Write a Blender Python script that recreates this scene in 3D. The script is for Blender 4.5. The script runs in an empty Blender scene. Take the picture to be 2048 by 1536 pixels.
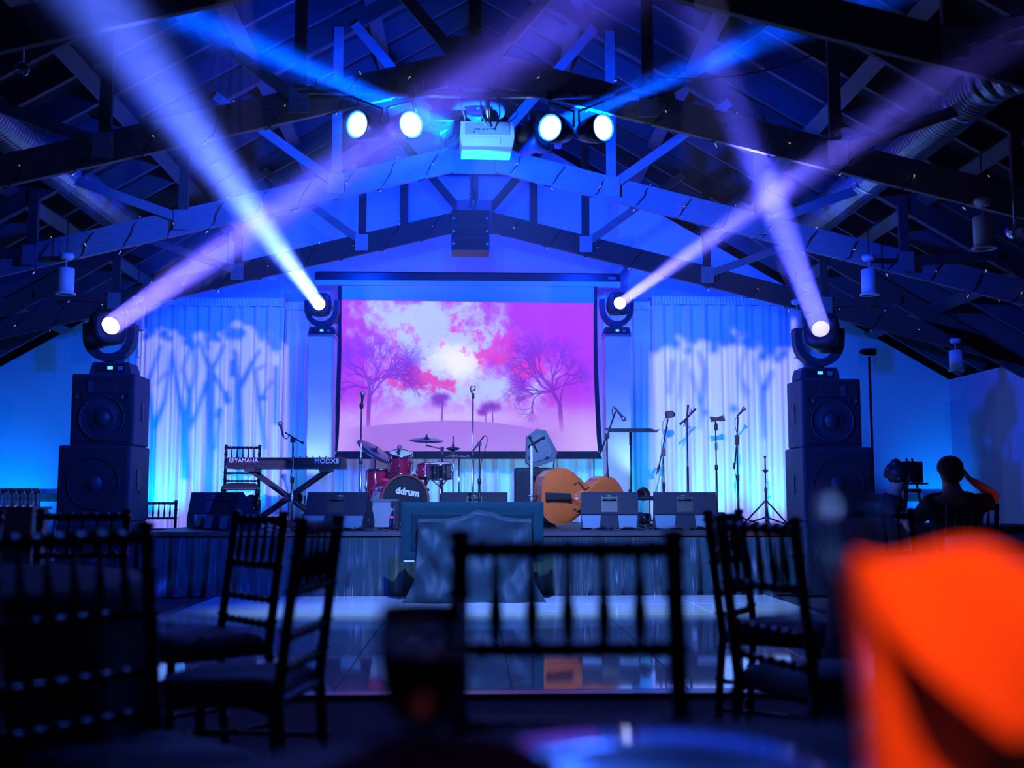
import bpy, bmesh, math, random
import numpy as np
from mathutils import Vector, Matrix, Euler
random.seed(7); np.random.seed(7)
R = math.radians
S = bpy.context.scene
COL = S.collection

# ------------------------------------------------------------------ camera
FPX = 2200.0; HC = 1.0; PITCH = math.atan(222/FPX); YAW = math.atan(77/FPX)
CF = Vector((math.sin(YAW)*math.cos(PITCH), math.cos(YAW)*math.cos(PITCH), math.sin(PITCH)))
CR = Vector((math.cos(YAW), -math.sin(YAW), 0)); CU = CR.cross(CF)
cd = bpy.data.cameras.new('camera'); cam = bpy.data.objects.new('camera', cd); COL.objects.link(cam)
M = Matrix((CR, CU, -CF)).transposed().to_4x4(); M.translation = Vector((0, 0, HC)); cam.matrix_world = M
cd.sensor_width = 36; cd.lens = FPX/2048*36; cd.clip_start = 0.05
cd.dof.use_dof = True; cd.dof.focus_distance = 11.6; cd.dof.aperture_fstop = 1.7
S.camera = cam
def at(px, py, Y):
    """world point on the plane y=Y seen at a pixel of the photograph"""
    d = CF*FPX + CR*(px-1024) + CU*(768-py)
    return Vector((0, 0, HC)) + d*(Y/d.y)
def X(px, Y): return at(px, 900, Y).x
def Z(py, px, Y): return at(px, py, Y).z

# ------------------------------------------------------------------ world, exposure
w = bpy.data.worlds.new('world'); S.world = w; w.use_nodes = True
w.node_tree.nodes['Background'].inputs[0].default_value = (0.0, 0.004, 0.03, 1)
w.node_tree.nodes['Background'].inputs[1].default_value = 0.0
vs = w.node_tree.nodes.new('ShaderNodeVolumeScatter')      # thin stage haze in the whole hall
vs.inputs['Color'].default_value = (.8, .86, 1, 1); vs.inputs['Density'].default_value = .003; vs.inputs['Anisotropy'].default_value = .2
w.node_tree.links.new(vs.outputs[0], w.node_tree.nodes['World Output'].inputs['Volume'])
S.view_settings.view_transform = 'Standard'; S.view_settings.look = 'None'
S.view_settings.exposure = 0.0; S.view_settings.gamma = 1.0; S.view_settings.use_curve_mapping = False
cy = S.cycles
cy.max_bounces = 5; cy.diffuse_bounces = 2; cy.glossy_bounces = 3; cy.transmission_bounces = 5
cy.volume_bounces = 0; cy.transparent_max_bounces = 6; cy.caustics_reflective = False; cy.caustics_refractive = False
cy.use_adaptive_sampling = True; cy.adaptive_threshold = .04; cy.adaptive_min_samples = 16
cy.use_denoising = True; cy.sample_clamp_indirect = 4; cy.sample_clamp_direct = 0
try: cy.denoiser = 'OPENIMAGEDENOISE'
except Exception: pass

# ------------------------------------------------------------------ lights
def light(kind, name, loc, to, energy, color, **kw):
    l = bpy.data.lights.new(name, kind); l.energy = energy; l.color = color
    for k, v in kw.items(): setattr(l, k, v)
    o = bpy.data.objects.new(name, l); COL.objects.link(o); o.location = loc
    if to is not None: o.rotation_euler = (Vector(to)-Vector(loc)).to_track_quat('-Z', 'Y').to_euler()
    return o
BLUE = (0.0, 0.035, 1.0); LAV = (0.24, 0.2, 1.0); TEAL = (0.14, 0.42, 1.0); CYAN = (0.0, 0.55, 1.0)
# moving head beams: (lens point, far point the beam passes, radius, angle, power, colour)
L1 = at(638, 608, 13.45); L2 = at(222, 651, 10.75); L3 = at(1240, 606, 13.45); L4 = at(1641, 657, 10.75)
T1 = at(195, 0, 5.4); T2 = at(885, 196, 7.3); T3 = at(1842, 178, 6.4); T4 = at(1395, 0, 6.6)
L5 = at(905, 262, 8.25); T5 = at(360, 30, 7.2); L6 = at(1085, 268, 8.25); T6 = at(1560, 62, 7.2)
BEAMS = [(L1, T1, .075, 3.2, 44, (.07, .13, 1.0)), (L2, T2, .10, 4.2, 27, (.11, .08, 1.0)),
         (L3, T3, .06, 2.4, 15, (.12, .10, 1.0)), (L4, T4, .10, 3.6, 23, (.07, .075, 1.0)),
         (L5, T5, .08, 9.0, 130, (.0, .07, 1.0)), (L6, T6, .08, 9.0, 120, (.0, .06, 1.0))]
BEAMLAB = ['pale blue light beam from the left pillar head up to the upper left corner', 'violet light beam from the left speaker stack head towards the ceiling centre',
           'thin violet light beam from the right pillar head up to the right roof slope', 'violet light beam from the right speaker stack head up past the roof centre',
           'soft wide blue light beam fanning up left from the light bar', 'soft wide blue light beam fanning up right from the light bar']
for i, (a, b, r, ang, e, c) in enumerate(BEAMS):
    d = (b-a).normalized()
    light('AREA', 'beam_light', a + d*.03, b, e, c, shape='DISK', size=r*2, spread=R(ang))
# blue wash of the gable wall and the roof from the bar, teal-white front wash from under the bar
light('SPOT', 'blue_wash_light', (0, 7.9, 3.3), (0, 14.7, 3.2), 1500, BLUE, spot_size=R(146), spot_blend=.4, shadow_soft_size=.06)
light('SPOT', 'roof_wash_light', (0, 8.8, 3.5), (0, 10.5, 6.0), 620, BLUE, spot_size=R(120), spot_blend=.7, shadow_soft_size=.1)
light('SPOT', 'front_wash_light', (-.3, 6.9, 3.15), (-.15, 12.8, 1.35), 250, (.06, .24, 1.0), spot_size=R(106), spot_blend=.12, shadow_soft_size=.03)
FLL = (.12, 8.25, 3.8)
light('SPOT', 'floor_wash_light', FLL, (.2, 10.6, .3), 1150, (.34, .62, 1.0), spot_size=R(78), spot_blend=.3, shadow_soft_size=.012)  # added lamp for the bright strip of floor
for x in (-3.3, -1.5, 1.5, 3.3):  # added lamps behind the farthest truss that brighten the gable wall
    light('SPOT', 'added_gable_light', (x, 12.78, 4.32-.25*abs(x)), (x*.8, 14.7, 4.25-.28*abs(x)), 260, BLUE, spot_size=R(130), spot_blend=.7, shadow_soft_size=.06)
# uplights washing the drapes from the stage floor
UP = [(-4.0, 13.9, 95), (-3.0, 13.9, 60), (-1.9, 13.75, 55), (-.25, 13.95, 40), (.75, 13.95, 60), (1.65, 13.9, 45), (2.05, 13.75, 40),
      (3.1, 13.85, 85), (3.9, 13.85, 85)]
for x, y, e in UP:
    light('SPOT', 'uplight_beam', (x, y, .80), (x, 14.55, 1.35), e*.5, CYAN, spot_size=R(105), spot_blend=.9, shadow_soft_size=.05)
for x, e in ((-4.3, 120), (-2.3, 110), (2.25, 110), (4.4, 100)):
    light('SPOT', 'blue_uplight_beam', (x, 13.3, .8), (x, 14.6, 2.6), e*.75, (0, .09, 1), spot_size=R(80), spot_blend=1, shadow_soft_size=.06)
for x, e in ((-6.0, 220), (6.35, 150)):
    light('SPOT', 'wall_uplight_beam', (x, 14.1, .3), (x, 14.69, 1.3), e, (0, .2, 1), spot_size=R(90), spot_blend=1, shadow_soft_size=.08)
for x in (-1.93, 2.02):  # added spots that brighten the pillar fronts
    light('SPOT', 'added_pillar_light', (x, 13.0, .82), (x, 13.43, 2.5), 120, (.20, .40, 1.0), spot_size=R(70), spot_blend=.8, shadow_soft_size=.04)
# gobo projectors that throw tree shapes on the two main drapes
GL = Vector((-.8, 3.6, 3.1)); GR = Vector((.8, 3.6, 3.1))
light('SPOT', 'tree_projector_light', GL, at(425, 800, 14.5), 5200, (.36, .32, 1.0), spot_size=R(30), spot_blend=.1, shadow_soft_size=.001)
light('SPOT', 'tree_projector_light', GR, at(1455, 800, 14.5), 5600, (.44, .42, 1.0), spot_size=R(30), spot_blend=.1, shadow_soft_size=.0014)
# LED pars facing the room, and the warm light that falls on the near table
PAR = [(714, 249, -.62), (822, 249, .62), (1100, 255, -.62), (1207, 255, .62)]
for px, py, a in PAR:
    p = at(px, py, 7.9)
    light('SPOT', 'par_light', p + Vector((math.sin(a)*.02, -.06, -.02)), p + Vector((math.sin(a)*2, -4, -2.2)), 55, (.02, .12, 1.0), spot_size=R(70), spot_blend=.8, shadow_soft_size=.09)
light('SPOT', 'warm_table_light', (.0, -.15, 2.3), at(1860, 1190, .60), 170.0, (1.0, .10, .004), spot_size=R(9.5), spot_blend=1.0, shadow_soft_size=.05)
light('SPOT', 'added_goblet_light', (-.75, .1, 1.5), at(850, 1370, 1.05), 2.2, (1.0, .35, .15), spot_size=R(9), spot_blend=1.0, shadow_soft_size=.03)  # added spot that warms the goblet alone
light('SPOT', 'added_elbow_light', (4.75, 6.3, 1.1), (3.93, 8.15, .99), 22, (1.0, .12, .07), spot_size=R(11), spot_blend=1.0, shadow_soft_size=.1)  # added spot that reddens the seated man's elbow

# ------------------------------------------------------------------ materials
MATS = {}
def mat(name, col, rough=.6, metal=0, var=.12, scale=8, bump=0, emit=None, estr=0, trans=0, coat=0, spec=.5, ior=1.45, stretch=None, alpha=1, sheen=0):
    if name in MATS: return MATS[name]
    m = bpy.data.materials.new(name); m.use_nodes = True; MATS[name] = m
    n = m.node_tree.nodes; l = m.node_tree.links; b = n['Principled BSDF']
    tc = n.new('ShaderNodeTexCoord'); mp = n.new('ShaderNodeMapping'); l.new(tc.outputs['Object'], mp.inputs[0])
    if stretch: mp.inputs['Scale'].default_value = stretch
    nz = n.new('ShaderNodeTexNoise'); nz.inputs['Scale'].default_value = scale; nz.inputs['Detail'].default_value = 4; l.new(mp.outputs[0], nz.inputs[0])
    mx = n.new('ShaderNodeMix'); mx.data_type = 'RGBA'
    mx.inputs[6].default_value = (*[c*(1-var) for c in col], 1); mx.inputs[7].default_value = (*[min(1, c*(1+var)) for c in col], 1)
    l.new(nz.outputs[0], mx.inputs[0]); l.new(mx.outputs[2], b.inputs['Base Color'])
    b.inputs['Roughness'].default_value = rough; b.inputs['Metallic'].default_value = metal
    b.inputs['Specular IOR Level'].default_value = spec; b.inputs['IOR'].default_value = ior
    b.inputs['Transmission Weight'].default_value = trans; b.inputs['Coat Weight'].default_value = coat
    b.inputs['Alpha'].default_value = alpha
    if sheen: b.inputs['Sheen Weight'].default_value = sheen
    if emit: b.inputs['Emission Color'].default_value = (*emit, 1); b.inputs['Emission Strength'].default_value = estr
    if bump:
        bp = n.new('ShaderNodeBump'); bp.inputs['Strength'].default_value = bump; bp.inputs['Distance'].default_value = .01
        l.new(nz.outputs[0], bp.inputs['Height']); l.new(bp.outputs[0], b.inputs['Normal'])
    return m
WALL = mat('painted wall', (.62, .62, .66), .8, var=.04, scale=3)
WOOD = mat('darker timber', (.09, .06, .05), .65, var=.35, scale=6, stretch=(1, 6, 6), bump=.2)
WOODL = mat('timber lightened where lit', (.27, .25, .26), .7, var=.3, scale=9, stretch=(1, 5, 5), bump=.3)  # light put into the colour, a paler timber for the lit trusses
DECK = mat('dark roof boards', (.03, .03, .035), .8, var=.4, scale=4)
RAFT = mat('rafter timber', (.10, .09, .10), .55, var=.3, scale=5)
PLATE = mat('perforated steel plate', (.5, .5, .52), .45, .6, scale=60, var=.4)
BLACK = mat('black plastic', (.018, .019, .022), .45, var=.2, scale=20)
BLKM = mat('black metal', (.02, .02, .024), .35, .3, var=.2)
CAB = mat('black textured cabinet paint', (.022, .034, .05), .55, var=.35, scale=90, bump=.4)
GRILL = mat('perforated grille', (.012, .018, .026), .5, .2, var=.6, scale=160, bump=.6)
CONE = mat('speaker cone', (.02, .03, .045), .45, var=.2, scale=10)
FAB = mat('white drape fabric', (.78, .78, .80), .75, var=.05, scale=30, sheen=.2)
SKIRT = mat('black satin skirt', (.010, .040, .052), .42, var=.2, scale=20, sheen=.4)
BCLOTH = mat('black cloth', (.004, .026, .034), .68, var=.2, scale=30, sheen=.1)
WEDGE = mat('dark monitor paint', (.006, .011, .024), .6, var=.2, scale=60, spec=.25)
TCLOTH = mat('dark table linen', (.022, .022, .035), .75, var=.2, scale=30)
CHAIR = mat('black lacquered wood', (.010, .010, .013), .32, var=.3, scale=15)
CUSH = mat('dark seat pad', (.035, .035, .05), .7, var=.2, scale=40)
CHROME = mat('chrome', (.8, .8, .82), .12, 1, var=.05)
STEEL = mat('brushed steel', (.55, .55, .58), .3, 1, var=.1, scale=30)
WHITE = mat('white enamel', (.72, .72, .74), .4, var=.05)
WPLA = mat('white plastic', (.66, .66, .70), .4, var=.04)
RED = mat('red sparkle wrap', (.55, .012, .06), .22, .3, var=.5, scale=220, coat=.6)
HEADB = mat('black drumhead', (.022, .024, .028), .35, var=.1)
HEADW = mat('coated drumhead', (.65, .62, .62), .5, var=.06)
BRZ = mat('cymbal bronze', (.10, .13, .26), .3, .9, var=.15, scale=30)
CARPET = mat('dark carpet', (.020, .018, .030), .9, var=.4, scale=40, bump=.3)
STAGEM = mat('black stage deck', (.03, .03, .035), .55, var=.3, scale=20)
BASSW = mat('orange spruce top', (.95, .15, .025), .32, var=.22, scale=5, stretch=(.5, 8, 8), coat=.3)
BASSR = mat('red brown varnish', (.36, .09, .04), .25, var=.25, scale=6, coat=.4)
EBONY = mat('ebony', (.03, .03, .035), .3, var=.2)
MAPLE = mat('pale maple', (.75, .62, .48), .45, var=.1)
LENSW = mat('lit lens', (1, 1, 1), .3, emit=(.62, .72, 1), estr=7)
LENSV = mat('lit violet lens', (1, 1, 1), .3, emit=(.35, .3, 1), estr=2.2)
PARL = mat('lit led cluster', (1, 1, 1), .3, emit=(.55, .8, 1), estr=9)
PARB = mat('led cluster rim', (.2, .4, 1), .3, emit=(.0, .2, 1), estr=2.5)
PINKL = mat('pink indicator', (1, 0, .2), .3, emit=(1, .02, .18), estr=1.6)
CYANL = mat('cyan display', (.2, .8, 1), .3, emit=(.15, .6, 1), estr=1.3)
PRINT = mat('white lettering', (.8, .8, .82), .5, emit=(.5, .6, .75), estr=.0)
SCR = mat('matte screen fabric', (.7, .7, .72), .8, var=.02)
BORD = mat('black screen border', (.02, .022, .03), .8, var=.1)
GREY = mat('grey crate plastic', (.24, .25, .28), .5, var=.1)
ORNG = mat('orange napkin cloth', (.95, .42, .08), .8, var=.05, scale=60)
PINK = mat('pink napkin cloth', (.55, .05, .16), .85, var=.06, scale=60)
GLASS = mat('clear glass', (.96, .97, 1), .02, trans=1, ior=1.45, var=0)
TINT = mat('amber tinted drink', (.45, .20, .12), .05, trans=.75, ior=1.33, var=.1)
WATER = mat('clear bottle plastic', (.8, .88, 1), .08, trans=.85, ior=1.33, var=.02)
SKIN = mat('skin', (.50, .30, .22), .55, var=.08, scale=12)
HAIR = mat('dark hair', (.015, .012, .012), .5, var=.3, scale=60, stretch=(1, 1, .2))
SHIRT = mat('dark navy shirt', (.015, .016, .03), .85, var=.15, scale=20)
CAP = mat('dark red cap cloth', (.09, .012, .015), .85, var=.15, scale=30)
RAILM = mat('red brown chair rail', (.22, .06, .05), .5, var=.2, scale=8)
DUCT = mat('galvanised duct', (.42, .42, .45), .33, .75, var=.15, scale=12)
PLTM = mat('dark charger plate', (.05, .06, .09), .22, .3, var=.1, coat=.5)

# ------------------------------------------------------------------ mesh helpers
def _fr(d):
    d = Vector(d).normalized(); u = Vector((0, 0, 1)) if abs(d.z) < .95 else Vector((1, 0, 0))
    a = d.cross(u).normalized(); return a, a.cross(d).normalized()
class MB:
    def __init__(s): s.v = []; s.f = []; s.sm = []
    def add(s, vs, fs, smooth=False):
        o = len(s.v); s.v += [tuple(v) for v in vs]; s.f += [tuple(i+o for i in f) for f in fs]; s.sm += [smooth]*len(fs); return s
    def box(s, c, d, rot=None, taper=1, bev=0):
        c = Vector(c); hx, hy, hz = d[0]/2, d[1]/2, d[2]/2
        if bev:
            b = bev; P = []
            for z, k in ((-hz, 1), (-hz+b, 0), (hz-b, 0), (hz, 1)):
                x, y = hx-(b if k else 0), hy-(b if k else 0); q = b if not k else b*.6
                P += [(x-q, -y, z), (x, -y+q, z), (x, y-q, z), (x-q, y, z), (-x+q, y, z), (-x, y-q, z), (-x, -y+q, z), (-x+q, -y, z)]
            F = [tuple(range(7, -1, -1)), tuple(range(24, 32))]
            for r in range(3): F += [(r*8+i, r*8+(i+1) % 8, r*8+8+(i+1) % 8, r*8+8+i) for i in range(8)]
        else:
            P = [(sx*hx*(taper if sz > 0 else 1), sy*hy*(taper if sz > 0 else 1), sz*hz) for sz in (-1, 1) for sx, sy in ((-1, -1), (1, -1), (1, 1), (-1, 1))]
            F = [(3, 2, 1, 0), (4, 5, 6, 7), (0, 1, 5, 4), (1, 2, 6, 5), (2, 3, 7, 6), (3, 0, 4, 7)]
        m = rot if rot is not None else Matrix.Identity(3)
        return s.add([c + m @ Vector(p) for p in P], F)
    def beam(s, a, b, wd, ht, up=(0, 0, 1)):
        a, b = Vector(a), Vector(b); d = (b-a); L = d.length; d.normalize()
        u = Vector(up); sd = d.cross(u).normalized(); u2 = sd.cross(d)
        P = [p + sd*(x*wd/2) + u2*(z*ht/2) for p in (a, b) for x, z in ((-1, -1), (1, -1), (1, 1), (-1, 1))]
        return s.add(P, [(0, 1, 2, 3), (7, 6, 5, 4), (0, 4, 5, 1), (1, 5, 6, 2), (2, 6, 7, 3), (3, 7, 4, 0)])
    def tube(s, pts, r, n=8, cap=True):
        pts = [Vector(p) for p in pts]; rs = r if isinstance(r, (list, tuple)) else [r]*len(pts)
        P = []; F = []
        a = None
        for i, p in enumerate(pts):
            d = (pts[min(i+1, len(pts)-1)] - pts[max(i-1, 0)])
            if d.length < 1e-9: d = Vector((0, 0, 1))
            d.normalize()
            if a is None: a, _ = _fr(d)
            a = (a - d*a.dot(d)).normalized(); b = d.cross(a)
            P += [p + (a*math.cos(2*math.pi*k/n) + b*math.sin(2*math.pi*k/n))*rs[i] for k in range(n)]
        for i in range(len(pts)-1):
            F += [(i*n+k, i*n+(k+1) % n, (i+1)*n+(k+1) % n, (i+1)*n+k) for k in range(n)]
        s.add(P, F, True)
        if cap:
            o = len(s.v)-len(P); s.f += [tuple(o+k for k in range(n-1, -1, -1)), tuple(o+len(P)-n+k for k in range(n))]; s.sm += [False]*2
        return s
    def cyl(s, a, b, r, n=16, r2=None): return s.tube([a, b], [r, r if r2 is None else r2], n)
    def lathe(s, prof, o=(0, 0, 0), ax=(0, 0, 1), n=24, smooth=True, sx=1, sy=1):
        o = Vector(o); ax = Vector(ax).normalized(); a, b = _fr(ax)
        P = []; F = []
        for r, h in prof: P += [o + ax*h + a*(r*sx*math.cos(2*math.pi*k/n)) + b*(r*sy*math.sin(2*math.pi*k/n)) for k in range(n)]
        for i in range(len(prof)-1): F += [(i*n+k, i*n+(k+1) % n, (i+1)*n+(k+1) % n, (i+1)*n+k) for k in range(n)]
        return s.add(P, F, smooth)
    def prism(s, poly, a, axis='x', smooth=False):
        """poly of 2D points extruded between a[0] and a[1] along axis"""
        mk = {'x': lambda t, p: (t, p[0], p[1]), 'y': lambda t, p: (p[0], t, p[1]), 'z': lambda t, p: (p[0], p[1], t)}[axis]
        n = len(poly); P = [mk(a[0], p) for p in poly] + [mk(a[1], p) for p in poly]
        return s.add(P, [tuple(range(n-1, -1, -1)), tuple(range(n, 2*n))], False).add(P, [(i, (i+1) % n, n+(i+1) % n, n+i) for i in range(n)], smooth)
    def sphere(s, c, r, n=12, sc=(1, 1, 1), rot=None):
        P = []; F = []; m = n//2; c = Vector(c); rot = rot if rot is not None else Matrix.Identity(3)
        for i in range(m+1):
            t = math.pi*i/m
            P += [c + rot @ Vector((r*sc[0]*math.sin(t)*math.cos(2*math.pi*k/n), r*sc[1]*math.sin(t)*math.sin(2*math.pi*k/n), r*sc[2]*math.cos(t))) for k in range(n)]
        for i in range(m): F += [(i*n+k, (i+1)*n+k, (i+1)*n+(k+1) % n, i*n+(k+1) % n) for k in range(n)]
        return s.add(P, F, True)
    def grid(s, fn, nu, nv, smooth=True, thick=0):
        P = [fn(i/nu, j/nv) for j in range(nv+1) for i in range(nu+1)]
        F = [(j*(nu+1)+i, j*(nu+1)+i+1, (j+1)*(nu+1)+i+1, (j+1)*(nu+1)+i) for j in range(nv) for i in range(nu)]
        return s.add(P, F, smooth)
    def build(s, name, m, parent=None, loc=None, rot=None):
        me = bpy.data.meshes.new(name); me.from_pydata(s.v, [], s.f); me.polygons.foreach_set('use_smooth', s.sm)
        me.materials.append(m); me.validate(); me.update()
        bm = bmesh.new(); bm.from_mesh(me); bmesh.ops.remove_doubles(bm, verts=bm.verts, dist=1e-6)
        if name not in ('curtain', 'tablecloth', 'stage_skirt'): bmesh.ops.recalc_face_normals(bm, faces=bm.faces)
        bm.to_mesh(me); bm.free()
        o = bpy.data.objects.new(name, me); COL.objects.link(o)
        if parent is not None: o.parent = parent
        if loc is not None: o.location = loc
        if rot is not None: o.rotation_euler = rot
        return o
def thing(name, label, cat, loc=(0, 0, 0), rz=0, group=None):
    o = bpy.data.objects.new(name, None); COL.objects.link(o); o.location = loc; o.rotation_euler = (0, 0, rz)
    o.empty_display_size = .1; return tag(o, label, cat, group)
def tag(o, label, cat, group=None):
    o['label'] = label; o['category'] = cat
    if group: o['group'] = group
    return o
def struct(o): o['kind'] = 'structure'; return o
def dup(root, loc, rz, label=None):
    def rec(o, par):
        c = o.copy(); COL.objects.link(c); c.parent = par
        for ch in list(kids.get(o.name, [])): rec(ch, c)
        return c
    kids = {}
    for o in bpy.data.objects:
        if o.parent: kids.setdefault(o.parent.name, []).append(o)
    c = rec(root, None); c.location = loc; c.rotation_euler = (0, 0, rz)
    if label: c['label'] = label
    return c
def text(body, name, size, m, parent, loc, rot, ext=.002, align='LEFT', shear=0, bold=0):
    c = bpy.data.curves.new(name, 'FONT'); c.body = body; c.size = size; c.extrude = ext; c.align_x = align; c.shear = shear; c.offset = bold; c.resolution_u = 3
    t = bpy.data.objects.new('tmp', c); COL.objects.link(t)
    dg = bpy.context.evaluated_depsgraph_get(); me = bpy.data.meshes.new_from_object(t.evaluated_get(dg)); bpy.data.objects.remove(t)
    me.materials.clear(); me.materials.append(m)
    o = bpy.data.objects.new(name, me); COL.objects.link(o); o.parent = parent; o.location = loc; o.rotation_euler = rot
    return o
# ------------------------------------------------------------------ room shell
HW = 6.5; YB = 14.75; YF = -2.5; EAVE = 2.57; RT = math.tan(R(30)); APEX = EAVE + HW*RT
def roofz(x): return APEX - abs(x)*RT
struct(MB().box((0, (YB+YF)/2, -.06), (2*HW+.4, YB-YF+.4, .12)).build('floor', CARPET))
gp = [(-HW, 0), (HW, 0), (HW, EAVE), (0, APEX), (-HW, EAVE)]
struct(MB().prism(gp, (YB, YB+.15), 'y').build('wall_back', WALL))
struct(MB().prism(gp, (YF-.15, YF), 'y').build('wall_front', WALL))
struct(MB().box((-HW-.08, (YB+YF)/2, EAVE/2), (.16, YB-YF, EAVE)).build('wall_left', WALL))
struct(MB().box((HW+.08, (YB+YF)/2, EAVE/2), (.16, YB-YF, EAVE)).build('wall_right', WALL))
roof = MB()
for s in (-1, 1):
    e, a = (s*(HW+.2), EAVE+.24-.2*RT), (0, APEX+.24)
    roof.prism([e, a, (0, APEX+.36), (s*(HW+.2), EAVE+.36-.2*RT)], (YF-.15, YB+.15), 'y')
ceil = struct(roof.build('ceiling', DECK))
rm = {}
k = 0
y = 3.4
while y < YB-.2:
    for s in (-1, 1):
        if s not in rm:
            o = MB().beam((s*(HW+.05), 0, EAVE+.12-.05*RT), (s*.02, 0, APEX+.11), .045, .20).build('rafter', RAFT, ceil)
            rm[s] = o.data
        else:
            o = bpy.data.objects.new('rafter', rm[s]); COL.objects.link(o); o.parent = ceil
        o.location = (0, y, 0)
    y += .61
# long boards on the roof slope between rafters (purlins), one by one
for s in (-1, 1):
    for x in (1.0, 2.1, 3.2, 4.3, 5.4):
        MB().beam((s*x, 3.0, roofz(x)-.03), (s*x, YB-.05, roofz(x)-.03), .14, .045, up=(s*math.sin(R(30)), 0, math.cos(R(30)))).build('purlin', RAFT, ceil)
MB().beam((0, 3.0, APEX-.02), (0, YB-.05, APEX-.02), .06, .3).build('ridge_beam', RAFT, ceil)
for s, nm in ((-1, 'left'), (1, 'right')):
    r = MB().box((s*5.6, YB-.02, .965), (1.9, .04, .10)); r.box((s*5.6, YB-.035, 1.0), (1.9, .05, .02)); struct(r.build('trim_1' if s < 0 else 'trim_2', RAILM))
    b = MB().box((s*5.6, YB-.015, .07), (1.8, .03, .14)); struct(b.build('baseboard_'+nm, RAILM))

# ------------------------------------------------------------------ roof trusses
def botz(x): return 4.22 - .25*abs(x)
TY = [6.0, 8.0, 10.2, 12.6]
TW = ['nearest', 'second', 'third', 'farthest']
TL = ['timber scissor truss nearest the camera, only its lower chords crossing the top corners',
      'timber scissor truss above the light bar, just behind the high bay lamp',
      'timber scissor truss wrapped with fairy lights, brightly lit behind the projector',
      'dark timber scissor truss in front of the gable wall above the screen']
TRUSS = []
for i, ty in enumerate(TY):
    t = thing('roof_truss', TL[i], 'truss', (0, ty, 0), 0, 'timber roof trusses'); TRUSS.append(t)
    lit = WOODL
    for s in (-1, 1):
        MB().beam((s*(HW-.02), 0, botz(HW)+.02), (0, 0, botz(0)), .045, .235).build('lower_chord', WOODL if i in (1, 2) else WOOD, t)  # lit trusses get the lightened timber, shaded ones the darker
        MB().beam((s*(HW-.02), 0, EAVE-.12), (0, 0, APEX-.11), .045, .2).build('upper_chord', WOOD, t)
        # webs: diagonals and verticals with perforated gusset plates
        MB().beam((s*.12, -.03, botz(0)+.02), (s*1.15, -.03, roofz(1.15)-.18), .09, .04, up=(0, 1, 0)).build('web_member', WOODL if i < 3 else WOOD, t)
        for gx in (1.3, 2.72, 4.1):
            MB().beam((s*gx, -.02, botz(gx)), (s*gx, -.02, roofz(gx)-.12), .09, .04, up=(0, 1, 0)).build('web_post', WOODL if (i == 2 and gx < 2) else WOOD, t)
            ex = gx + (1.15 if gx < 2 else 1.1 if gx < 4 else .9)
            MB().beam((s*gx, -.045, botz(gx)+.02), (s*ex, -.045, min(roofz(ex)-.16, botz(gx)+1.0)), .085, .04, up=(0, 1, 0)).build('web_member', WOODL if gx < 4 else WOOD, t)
            d = Vector((s*gx, -.07, botz(gx)+.01)); MB().box(d, (.15, .008, .19)).build('gusset_plate', PLATE, t)
    MB().beam((0, -.01, botz(0)), (0, -.01, APEX-.15), .09, .04, up=(0, 1, 0)).build('web_post', WOOD, t)
    MB().prism([(-.2, 4.02), (.2, 4.02), (.2, 4.42), (-.2, 4.42)], (-.06, -.045), 'y').build('centre_gusset_plate', mat('gusset board', (.2, .2, .24), .6, var=.1), t)
# fairy light strings wound round the chords of the two farther trusses
BULB = mat('fairy light bulb', (.8, .8, .9), .2, emit=(.6, .75, 1), estr=.5)
for i, n0, lab in ((2, 26, 'dark cord of tiny fairy lights wound around the brightly lit truss'), (3, 22, 'dark cord of tiny fairy lights wound around the farthest dark truss'), (1, 22, 'cord of tiny fairy lights wound around the truss above the light bar')):
    t = thing('fairy_light_string', lab, 'string lights', (0, TY[i], 0), 0, 'fairy light strings')
    cord = MB(); bl = MB(); pts = []
    for q in range(n0*10+1):
        x = -5.2 + 10.4*q/(n0*10); ph = q/10*2*math.pi
        z = botz(x); jx = .012*math.sin(q*2.3)
        sl = .035
        pts.append((x+jx, -math.cos(ph)*.035-.0, z + math.sin(ph)*.132))
        if q % 4 == 0:
            p = Vector((x+jx, -math.cos(ph)*.05, z+math.sin(ph)*.15)); e = p + Vector((random.uniform(-.02, .02), -.015, random.uniform(-.035, .01)))
            bl.tube([p, e], [.0045, .002], 5)
    cord.tube(pts, .0055, 5)
    cord.build('cord', BLACK, t); b = bl.build('bulb', BULB, t); b['kind'] = 'stuff'

# ------------------------------------------------------------------ spiral ducts
def duct(x, z, y0, y1, r, label):
    t = thing('spiral_duct', label, 'duct', (x, y0, z), 0, 'round spiral air ducts'); m = MB(); prof = []
    n = int((y1-y0)/.05)
    for k in range(n+1):
        u = k*.05; prof += [(r, u), (r+(.010), u+.015), (r+.010, u+.022), (r, u+.035)]
    m.lathe(prof, (0, 0, 0), (0, 1, 0), 20, smooth=False); m.build('duct_pipe', DUCT, t)
    for yy in (.4, (y1-y0)*.5, (y1-y0)-.4):
        MB().lathe([(r+.014, -.02), (r+.014, .02)], (0, yy, 0), (0, 1, 0), 20).build('duct_strap', STEEL, t)
        MB().cyl((0, yy, r), (0, yy, roofz(abs(x))-z), .006, 6).build('hanger_rod', STEEL, t)
    return t
duct(-3.85, 4.0, 6.9, 12.4, .17, 'ribbed round air duct running back under the left roof slope')
dr = duct(3.75, 4.0, 7.6, 12.4, .17, 'ribbed round air duct running back under the right roof slope')
e = MB(); cc = Vector((0, 0, 0))
for k in range(7):
    a = k/6*math.pi/2; p = Vector((.35*(1-math.cos(a)), -.35*math.sin(a), 0))
    e.lathe([(.17, -.045), (.185, -.045), (.185, .045), (.17, .045)], p, (math.sin(a), -math.cos(a), 0), 18)
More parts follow.
